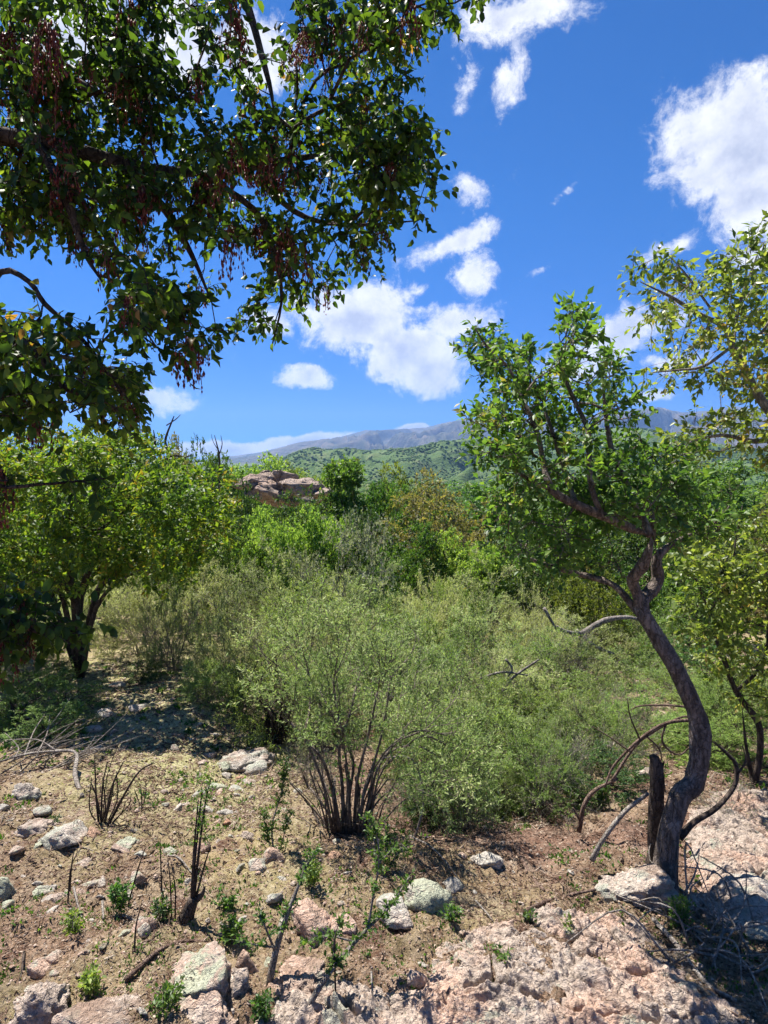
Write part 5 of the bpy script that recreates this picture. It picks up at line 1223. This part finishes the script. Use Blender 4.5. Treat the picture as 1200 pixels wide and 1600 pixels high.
# long leafy shoot leaning across the foreground, its neighbours
def leafy(name, label, lines, seed, dens=55, K=2, L=7, tl=.035, ls=.016, mat='leaf_bright', bark='bark_grey', upb=.6):
    L_ = [(np.array([P(a, b, c) for a, b, c in pts]) if len(pts[0]) == 3 else gl(pts), r_) for pts, r_ in lines]
    L_ = [(p, taper(len(p), r_[0], r_[1])) for p, r_ in L_]
    return woody(name, label, 'plant', L_, M[bark], along_t=dens, leaf=M[mat], seed=seed, K=K, L=L, tl=tl, ls=ls, kind='kite', spread=.9, upb=upb)
dq = gp(460, 1590)[1]
leafy('leafy_shoot', 'long leaning woody shoot with tufts of small green leaves at bottom centre', [([(460, 1592), (495, 1550, .02), (530, 1500, .08), (575, 1450, .15), (610, 1415, .2), (640, 1370, .25)], (.010, .003)), ([(575, 1450, dq + .15), (582, 1405, dq + .17), (592, 1350, dq + .17), (588, 1300, dq + .17), (575, 1280, dq + .17)], (.005, .0015)), ([(520, 1515, dq + .07), (522, 1470, dq + .07), (530, 1440, dq + .05)], (.004, .001)), ([(555, 1472, dq + .12), (510, 1462, dq + .1), (470, 1475, dq + .06)], (.0035, .001)), ([(592, 1350, dq + .17), (610, 1330, dq + .2), (628, 1318, dq + .2)], (.003, .001))], 11, dens=60)
leafy('leafy_shoot', 'thick short woody shoot with green tufts between the lichened and pitted rocks', [([(418, 1530), (430, 1490, .02), (445, 1440, .05), (460, 1400, .08), (480, 1350, .12), (492, 1335, .12)], (.013, .003)), ([(430, 1488, gp(418, 1530)[1] + .02), (415, 1450, gp(418, 1530)[1]), (405, 1430, gp(418, 1530)[1])], (.005, .001)), ([(432, 1480, gp(418, 1530)[1]), (410, 1478, gp(418, 1530)[1] - .03), (370, 1470, gp(418, 1530)[1] - .05)], (.004, .001))], 12, dens=50)
leafy('leafy_shoot', 'spindly shoot with pale green tips left of the central shrub base', [([(430, 1345), (425, 1290, 0), (440, 1240, .02), (445, 1195, .03)], (.004, .0015)), ([(425, 1345), (420, 1310, 0), (410, 1275, 0)], (.003, .001)), ([(433, 1340), (445, 1300, 0), (455, 1270, 0)], (.003, .001))], 13, dens=80)
leafy('leafy_shoot', 'small bushy green sprout at the foot of the central shrub', [([(590, 1370), (588, 1330, 0), (578, 1290, 0)], (.004, .001)), ([(596, 1368), (605, 1320, .02), (600, 1285, .03)], (.004, .001)), ([(600, 1370), (620, 1335, 0), (632, 1320, 0)], (.003, .001))], 14, dens=80)
for i, (x0, y0, x1, y1, n_, lab) in enumerate([(183, 1418, 190, 1385, 4, 'low dark leaved plant left of the stump'), (108, 1462, 112, 1432, 4, 'small pale rosette plant on brown litter'), (260, 1590, 262, 1545, 6, 'bright green plant at the bottom edge beside the lichened rock'), (75, 1300, 78, 1278, 3, 'grass like tuft between the pale rocks at left'),
        (360, 1475, 362, 1440, 4, 'green sprout just above the large lichened rock'), (897, 1470, 897, 1445, 4, 'single bright green tuft on the bedrock slab'), (790, 1505, 790, 1485, 3, 'small tuft in a crack of the bedrock slab'), (825, 1445, 826, 1425, 3, 'pale tuft at the upper edge of the bedrock slab'), (1060, 1450, 1062, 1410, 6, 'green leafy plant under dead twigs at right'),
        (140, 1555, 145, 1520, 5, 'low green plant above the broad low pink rock'), (350, 1420, 352, 1400, 3, 'little green seedling right of the stump'), (253, 1440, 256, 1410, 4, 'green seedlings at the foot of the thin bare twigs'), (700, 1440, 702, 1420, 3, 'low grassy tuft beside the big lichened rock'), (480, 1400, 488, 1350, 5, 'upright bright sprout above the pitted pink rock'),
        (410, 1590, 408, 1560, 4, 'small green plant in the bottom middle'), (745, 1250, 745, 1215, 6, 'broad leaved green plant inside the dense low shrub'), (940, 1260, 940, 1225, 6, 'vivid green plant beside the brown dead twigs')]):
    ln = []
    rg2 = np.random.default_rng(400 + i)
    for k in range(n_ + 3): ln.append(([(x0 + rg2.uniform(-6, 6), y0), (x1 + rg2.uniform(-14, 14), y1 + rg2.uniform(-5, 10), rg2.uniform(-.04, .04))], (.0018, .0008)))
    leafy('seedling', lab, ln, 420 + i, dens=90, K=1, L=5, tl=.03, ls=.017 if i != 15 else .03, mat=['leaf_bright', 'leaf_shrub', 'leaf_bright', 'leaf_dark'][i % 4] if i != 15 else 'leaf_right', upb=.3)
# thin bare twigs standing in the litter
for i, (lab, sets) in enumerate([('pair of thin bare twigs standing left of the stump', [[(255, 1430), (252, 1370), (250, 1310)], [(268, 1432), (266, 1380), (262, 1340)], [(273, 1430), (274, 1390), (270, 1365)]]),
        ('thin dark twig leaning right over a low green plant', [[(196, 1405), (212, 1370), (225, 1330), (228, 1325)]]), ('thin forked twig beside the flat slab stone', [[(210, 1498), (212, 1450), (222, 1410)], [(212, 1460), (200, 1450), (198, 1448)]]),
        ('thin vertical twig on the left litter', [[(105, 1425), (110, 1360), (122, 1330)], [(108, 1400), (112, 1350), (116, 1330)]]), ('thin bare twig on the mossy ground right of the twig bush', [[(222, 1275), (221, 1240), (218, 1225)], [(222, 1265), (212, 1240), (210, 1233)], [(223, 1262), (228, 1235), (227, 1222)]]),
        ('dark thin twig standing beside the small pink stone', [[(525, 1560), (523, 1500), (524, 1460)]])]):
    woody('bare_twig', lab, 'twig', [(gl(p_), taper(len(p_), .0035, .0015)) for p_ in sets], M['bark_dark'], seed=i)

# fallen sticks, each its own thing, lying on the soil
def stick(label, pts, r0, r1, mat='bark_red', lift=.0, cat='fallen stick', forks=()):
    def ln(pp):
        out = []
        for q in pp:
            g = gp(q[0], q[1]); g[2] = float(h(g[0], g[1])) + (q[2] if len(q) > 2 else .006); out.append(g)
        return np.array(out)
    p = ln(pts); org = p[0].copy(); b = Buf(); q, r_ = smooth_poly(p - org, taper(len(p), r0, r1), 5); tube(b, q, r_, 6, rough=.25, seed=int(pts[0][0]))
    if forks:
        root = thing('fallen_branch', tuple(map(float, org)), label, cat); obj('stem', b.me('stem', M[mat]), root)
        for fk in forks:
            b = Buf(); q, r_ = smooth_poly(ln(fk) - org, taper(len(fk), r1 * 1.2, r1 * .4), 4); tube(b, q, r_, 5, rough=.2, seed=4); obj('twig', b.me('twig', M[mat]), root)
    else:
        o = obj('fallen_stick', b.me('fallen_stick', M[mat])); o.location = tuple(map(float, org)); o['label'] = label; o['category'] = cat; o['group'] = 'sticks lying on the ground'
stick('long curved stick above the large lichened rock', [(196, 1540), (225, 1520), (255, 1498), (290, 1480), (325, 1476)], .009, .004)
stick('short crooked stick below the flat slab stone', [(208, 1500), (225, 1487), (238, 1478), (242, 1465)], .006, .003)
stick('thin pale stick leaning across the soil right of the stump', [(345, 1446), (355, 1455), (372, 1461)], .005, .004, 'bark_grey')
stick('two part pale stick in the litter below the rounded orange stone', [(192, 1425), (215, 1427), (245, 1422), (262, 1412)], .006, .003, 'bark_grey')
stick('pale twig standing out in the middle of the brown litter', [(116, 1405, .03), (122, 1425, .02), (128, 1438, .01)], .0045, .003, 'bark_grey')
stick('broken white splinter left of the low dark leaved plant', [(160, 1410), (161, 1428)], .006, .004, 'bark_grey')
stick('long thin pale stick crossing mossy ground behind the stump', [(258, 1346), (280, 1356), (300, 1366), (318, 1372)], .0045, .003, 'bark_grey')
stick('light stick lying above the flat grey stone', [(105, 1333), (130, 1332), (155, 1335)], .004, .002, 'bark_grey')
stick('long thick fallen stick in the shade of the dense shrub', [(800, 1320), (815, 1345), (835, 1375), (850, 1395)], .010, .006)
stick('thin straight stick lying beyond the big lichened rock', [(640, 1310, .03), (680, 1345, .03), (725, 1372)], .004, .003, 'bark_grey')
stick('thin pale stick left of the bedrock slab edge', [(742, 1395), (758, 1418), (770, 1436)], .004, .002, 'bark_grey')
stick('curved branch lying along the upper edge of the bedrock slab', [(815, 1428), (860, 1412), (900, 1405), (930, 1398)], .007, .005)
stick('long stick running down to the lower right corner', [(1020, 1440, .03), (1060, 1485, .03), (1105, 1530), (1150, 1560)], .009, .006, 'bark_grey')
stick('second long stick below the one running to the corner', [(1030, 1505), (1065, 1530), (1098, 1556)], .006, .003)
stick('thin stick across the pale twigs near the right edge', [(1130, 1480, .05), (1165, 1475, .07), (1200, 1465, .08)], .006, .004, 'bark_grey')
stick('short dark stick among litter above the jagged pink rock', [(38, 1490), (30, 1520), (10, 1540)], .004, .002, 'bark_dark')
stick('short horizontal stick at the bottom of the view', [(545, 1570), (565, 1571), (582, 1570)], .004, .003, 'bark_grey')
stick('upright leaning thin stick on pale soil at bottom centre', [(580, 1600, .0), (582, 1565, .03), (580, 1535, .06)], .004, .003, 'bark_grey')
stick('dead grey branch bending over the dark sided rock at left', [(128, 1240, .0), (118, 1222, .06), (120, 1206, .12), (90, 1200, .14), (40, 1203, .12), (-20, 1215, .10)], .016, .006, 'bark_grey', cat='dead branch',
      forks=[[(60, 1203, .13), (75, 1175, .16), (80, 1160, .2)], [(40, 1203, .12), (55, 1180, .2), (72, 1165, .25)], [(20, 1206, .1), (30, 1190, .12), (10, 1185, .2)], [(90, 1200, .14), (60, 1195, .2), (10, 1198, .2)]])

# --- dead stub, bow shaped limb and dead branches round the leaning trunk
def limbs3(name, label, cat, lines, mat, partname='stem', rough=.2):
    org = np.array(lines[0][0][0]); root = thing(name, tuple(map(float, org)), label, cat)
    for i, (p, r_) in enumerate(lines):
        b = Buf(); q, rr_ = smooth_poly(np.array(p) - org, r_, 4); tube(b, q, rr_, 8 if r_[0] > .02 else 5, rough=rough, seed=i); obj(partname if i == 0 else 'twig', b.me(partname if i == 0 else 'twig', M[mat]), root)
    return root
def pl(d, pts): return [P(a, b, d + c) for a, b, c in pts]
limbs3('broken_stub', 'thick broken dark stub standing left of the leaning trunk', 'dead trunk', [(pl(D1 + .12, [(1022, 1380, 0), (1024, 1330, 0), (1026, 1270, 0), (1026, 1210, 0), (1022, 1182, 0)]), [.045, .036, .034, .032, .02]), (pl(D1 + .12, [(1027, 1230, 0), (1034, 1200, 0), (1038, 1190, 0)]), [.01, .008, .003])], 'bark_dark', 'stub')
limbs3('bowed_branch', 'dark bowed branch curving out to the right of the trunk base', 'branch', [(pl(D1 + .05, [(1062, 1310, 0), (1085, 1285, .03), (1120, 1262, .05), (1148, 1228, .08), (1150, 1195, .08), (1130, 1172, .1), (1115, 1160, .1)]), [.016, .014, .012, .011, .009, .007, .004]), (pl(D1 + .08, [(1152, 1210, 0), (1165, 1190, 0), (1160, 1165, 0)]), [.006, .004, .002])], 'bark_dark', 'limb')
limbs3('dead_branch', 'pale dead branch leaning left from the trunk base', 'dead branch', [(pl(D1 + .05, [(925, 1345, 0), (940, 1315, 0), (975, 1270, 0), (1012, 1240, 0)]), [.012, .011, .010, .008])], 'bark_grey', 'limb')
limbs3('dead_branch', 'forked brown dead branch left of the broken stub', 'dead branch', [(pl(D1 + .5, [(905, 1300, 0), (912, 1260, 0), (930, 1235, 0), (965, 1217, 0)]), [.013, .012, .010, .007]), (pl(D1 + .5, [(905, 1280, 0), (895, 1262, 0)]), [.008, .004]), (pl(D1 + .5, [(955, 1222, 0), (985, 1175, 0), (1010, 1150, 0), (1060, 1122, 0), (1085, 1120, 0)]), [.008, .008, .007, .006, .005])], 'bark_red', 'limb')
limbs3('dead_branch', 'arching brown twigs spreading left in front of the bent trunk', 'dead branch', [(pl(D1 + .35, [(1085, 1125, 0), (1040, 1130, 0), (1000, 1155, 0), (960, 1195, .05), (945, 1230, .05)]), [.009, .008, .007, .006, .004]), (pl(D1 + .35, [(1078, 1105, 0), (1040, 1102, 0), (1000, 1103, 0), (985, 1110, 0)]), [.006, .005, .004, .002]), (pl(D1 + .35, [(1000, 1155, 0), (985, 1120, 0), (980, 1090, 0)]), [.005, .004, .002]), (pl(D1 + .35, [(1010, 1150, 0), (1030, 1170, 0), (1035, 1195, 0)]), [.005, .004, .002]), (pl(D1 + .35, [(985, 1175, 0), (950, 1150, 0), (925, 1135, 0)]), [.004, .003, .002]), (pl(D1 + .35, [(1040, 1130, 0), (1035, 1160, 0), (1060, 1180, 0), (1080, 1165, 0)]), [.005, .005, .004, .004])], 'bark_red', 'limb')
limbs3('dead_branch', 'thick grey dead limb lying among the shrubs left of the leaning trunk', 'dead branch', [(pl(6.6, [(905, 1000, 0), (925, 980, 0), (950, 968, 0), (985, 965, 0), (1010, 975, 0)]), [.035, .032, .03, .022, .012]), (pl(6.6, [(925, 980, 0), (905, 990, -.1), (880, 985, -.2), (870, 978, -.2)]), [.03, .025, .02, .01]), (pl(6.5, [(900, 985, 0), (930, 1010, 0), (960, 1022, 0)]), [.025, .02, .01]), (pl(6.6, [(850, 950, 0), (870, 985, 0)]), [.02, .012])], 'bark_grey', 'limb')
limbs3('dead_branch', 'grey dead sticks heaped in the green shrubs right of centre', 'dead branch', [(pl(5.0, [(780, 1090, 0), (800, 1060, 0), (835, 1035, 0), (842, 1030, 0)]), [.015, .012, .01, .005]), (pl(5.0, [(790, 1030, 0), (800, 1045, 0), (792, 1060, 0)]), [.012, .01, .006]), (pl(5.0, [(780, 1100, 0), (810, 1105, 0), (840, 1100, 0)]), [.014, .012, .006]), (pl(5.0, [(750, 1060, 0), (785, 1050, 0), (825, 1055, 0)]), [.010, .010, .006])], 'bark_grey', 'limb')
# tangle of pale dead twigs under the leaning tree at right
rng = np.random.default_rng(71); L_ = []
for i in range(46):
    x0, y0 = rng.uniform(1040, 1190), rng.uniform(1400, 1520); g = gp(x0, y0); a = rng.uniform(0, 6.28); l = rng.uniform(.12, .42); up = rng.uniform(.1, .9)
    dr = np.array([math.cos(a), math.sin(a) * .7, up]); dr /= np.linalg.norm(dr); b_ = np.cross(dr, rng.normal(size=3)) * l * .2
    L_.append((np.array([g, g + dr * l * .5 + b_, g + dr * l - [0, 0, l * .15]]), [.0045, .0035, .0015]))
limbs3('twig_tangle', 'tangled heap of pale dead twigs under the leaning tree', 'dead twigs', L_, 'bark_grey', 'twig')
L_ = []
for i in range(26):
    x0, y0 = rng.uniform(-20, 110), rng.uniform(1170, 1215); g = gp(x0, y0); a = rng.uniform(-.6, 1.2); l = rng.uniform(.2, .7); dr = np.array([math.cos(a), math.sin(a) * .5, rng.uniform(.15, .6)]); dr /= np.linalg.norm(dr)
    L_.append((np.array([g, g + dr * l * .5 + rng.normal(size=3) * .04, g + dr * l]), [.006, .004, .0015]))
limbs3('twig_tangle', 'grey dead twigs sticking out under the shrub at the left edge', 'dead twigs', L_, 'bark_grey', 'twig')
# bare dark tree on the skyline
g_ = gat(246, 12.0); dd = 12.0
limbs3('bare_tree', 'dark dead bare tree with crooked top against the sky at left', 'dead tree', [([g_, P(245, 800, dd), P(252, 745, dd), P(240, 715, dd), P(222, 700, dd), P(208, 685, dd), P(197, 668, dd), P(194, 655, dd)], [.08, .07, .055, .05, .045, .04, .03, .015]), (pl(dd, [(250, 730, 0), (265, 715, 0), (258, 690, 0), (268, 660, 0), (272, 650, 0)]), [.04, .03, .025, .015, .008]), (pl(dd, [(252, 722, 0), (270, 712, 0), (290, 714, 0), (300, 710, 0)]), [.03, .025, .018, .008]), (pl(dd, [(240, 715, 0), (242, 690, 0), (240, 672, 0)]), [.025, .018, .008]), (pl(dd, [(208, 685, 0), (200, 700, 0), (190, 705, 0)]), [.025, .018, .008]), (pl(dd, [(260, 665, 0), (275, 655, 0), (282, 648, 0)]), [.012, .01, .005])], 'bark_dark', 'trunk')
g_ = gat(340, 26)
limbs3('dead_tree', 'thin leafless tree standing left of the rock outcrop', 'dead tree', [([g_, P(343, 730, 26), P(340, 700, 26), P(335, 680, 26)], [.05, .04, .03, .012]), (pl(26, [(341, 715, 0), (347, 695, 0), (345, 680, 0)]), [.025, .02, .008]), (pl(26, [(342, 705, 0), (333, 690, 0), (330, 678, 0)]), [.02, .015, .006])], 'bark_dark', 'trunk')

# ================================================================== GROUND COVER nobody could count
def scatter(n, rng, r0=1.4, r1=9, a0=-36, a1=36, p=1.0):
    r = r0 * (r1 / r0) ** (rng.uniform(0, 1, n) ** p); a = np.radians(rng.uniform(a0, a1, n)); return r * np.sin(a), r * np.cos(a)
rng = np.random.default_rng(90)
n = 75000; x, y = scatter(n, rng); g = np.stack([x, y, h(x, y) + .003], -1); s_ = np.clip(np.hypot(x, y) / 3, .6, 3)
pm = fbm2(x / .4, y / .4, 3, 66) > rng.uniform(-.25, .25, n); g = g[pm]; s_ = s_[pm]; n = len(g)
a = rng.uniform(0, 6.28, n); l = (.008 + .06 * rng.uniform(0, 1, n) ** 2.5) * s_ * .9; dr = np.stack([np.cos(a), np.sin(a), rng.uniform(-.1, .35, n)], -1) * l[:, None]
b = Buf(); twig_prisms(b, g, g + dr * .5 + rng.normal(size=(n, 3)) * .1 * l[:, None], g + dr + [0, 0, .002], rng.uniform(.0012, .0034, n) * s_)
obj('leaf_litter', b.me('leaf_litter', M['dryleaf']), kind='stuff')
n = 38000; x, y = scatter(n, rng); g = np.stack([x, y, h(x, y) + .003], -1); a = rng.uniform(0, 6.28, n)
Rm = frames(np.stack([np.cos(a), np.sin(a), rng.uniform(-.2, .4, n)], -1), rng.normal(size=(n, 3)) * .5 + [0, 0, 1.])
obj('dry_leaves', leaves_mesh('dry_leaves', g, Rm, rng.uniform(.008, .022, n) * np.clip(np.hypot(x, y) / 3, .7, 3), 'kite', M['dryleaf']), kind='stuff')
n = 9000; x, y = scatter(n, rng, 1.3, 10); blobs('gravel', np.stack([x, y, h(x, y)], -1), rng.uniform(.002, .009, n) * np.clip(np.hypot(x, y) / 3, .6, 3) * np.where(rng.uniform(size=n) < .06, 2.0, 1), M['rock_pink'], 12, .6)
# short grass where the sward is, thin elsewhere
n = 150000; x, y = scatter(n, rng, 1.4, 14, p=.9); mo = moss_f(x, y); kk = rng.uniform(size=n) < np.clip(mo * 1.2 - .25, .0, 1) * (fbm2(x / .22, y / .22, 3, 44) > -.05); x, y = x[kk], y[kk]; n = len(x)
g = np.stack([x, y, h(x, y) - .002], -1); dr = rng.normal(size=(n, 3)) * .8 + [0, 0, .75]; sc = np.clip(np.hypot(x, y) / 4, .5, 3.5)
obj('grass', leaves_mesh('grass', g, frames(dr, rng.normal(size=(n, 3))), rng.uniform(.012, .034, n) * sc, 'blade', M['grass']), kind='stuff')
n = 2600; x, y = scatter(n, rng, 1.5, 9); kk = fbm2(x / .45, y / .45, 3, 141) > .05; x, y = x[kk], y[kk]; n = len(x); X_ = np.repeat(x, 14) + rng.normal(size=n * 14) * .018; Y_ = np.repeat(y, 14) + rng.normal(size=n * 14) * .018
g = np.stack([X_, Y_, h(X_, Y_) - .002], -1); m_ = len(g)
obj('ground_herbs', leaves_mesh('ground_herbs', g, frames(rng.normal(size=(m_, 3)) * .7 + [0, 0, .8], rng.normal(size=(m_, 3))), rng.uniform(.010, .030, m_) * np.clip(np.hypot(X_, Y_) / 3.5, .6, 2), 'kite', M['leaf_bright']), kind='stuff')

# many small angular stones on the left slope, alike but for their place: all real objects of one group
rng = np.random.default_rng(500); SM = [rock_mesh('stone', 700 + i, 3, (1.1, .85, .62), M[('rock_grey', 'rock_pink', 'rock_grey', 'rock_lichen')[i % 4]], 9, .12) for i in range(8)]
USED = set(); LM = [(a, b, l) for a, b, w_, h_, m_, l in ROCKS if len(l.split()) <= 10]
def strew(n, x0, x1, y0, y1, s0, s1, group):
    k = t = 0
    while k < n and t < n * 12:
        t += 1; px, py = rng.uniform(x0, x1), rng.uniform(y0, y1); a, b, l = min(LM, key=lambda q: (q[0] - px) ** 2 + (q[1] - py) ** 2); dx, dy = px - a, py - b
        if dx * dx + dy * dy < 200 or math.hypot(dx, dy) > 95: continue
        side = ('right of' if dx > 0 else 'left of') if abs(dx) > abs(dy) else ('below' if dy > 0 else 'above')
        if (l, side) in USED: continue
        USED.add((l, side)); v = int(rng.integers(8)); g = gp(px, py); w_ = (s0 + (s1 - s0) * rng.uniform() ** 2) / F * np.linalg.norm(g - CAM)
        o = obj('stone', SM[v]); o.location = (float(g[0]), float(g[1]), float(g[2]) + w_ * .12); o.scale = (w_, w_, w_ * float(rng.uniform(.7, 1.1))); o.rotation_euler = (float(rng.normal() * .2), float(rng.normal() * .2), float(rng.uniform(0, 6.28)))
        o['label'] = 'tiny %s stone %s the %s' % (('grey', 'pinkish', 'grey', 'lichened')[v % 4], side, l); o['category'] = 'stone'; o['group'] = group; k += 1
strew(90, -10, 470, 1240, 1600, 7, 20, 'small stones of the lower left slope')
strew(24, 270, 420, 1150, 1290, 6, 15, 'small stones round the rock heap')
strew(24, 480, 900, 1330, 1600, 6, 15, 'small stones round the slab')
strew(24, 100, 480, 960, 1140, 5, 12, 'small stones on the far slope')
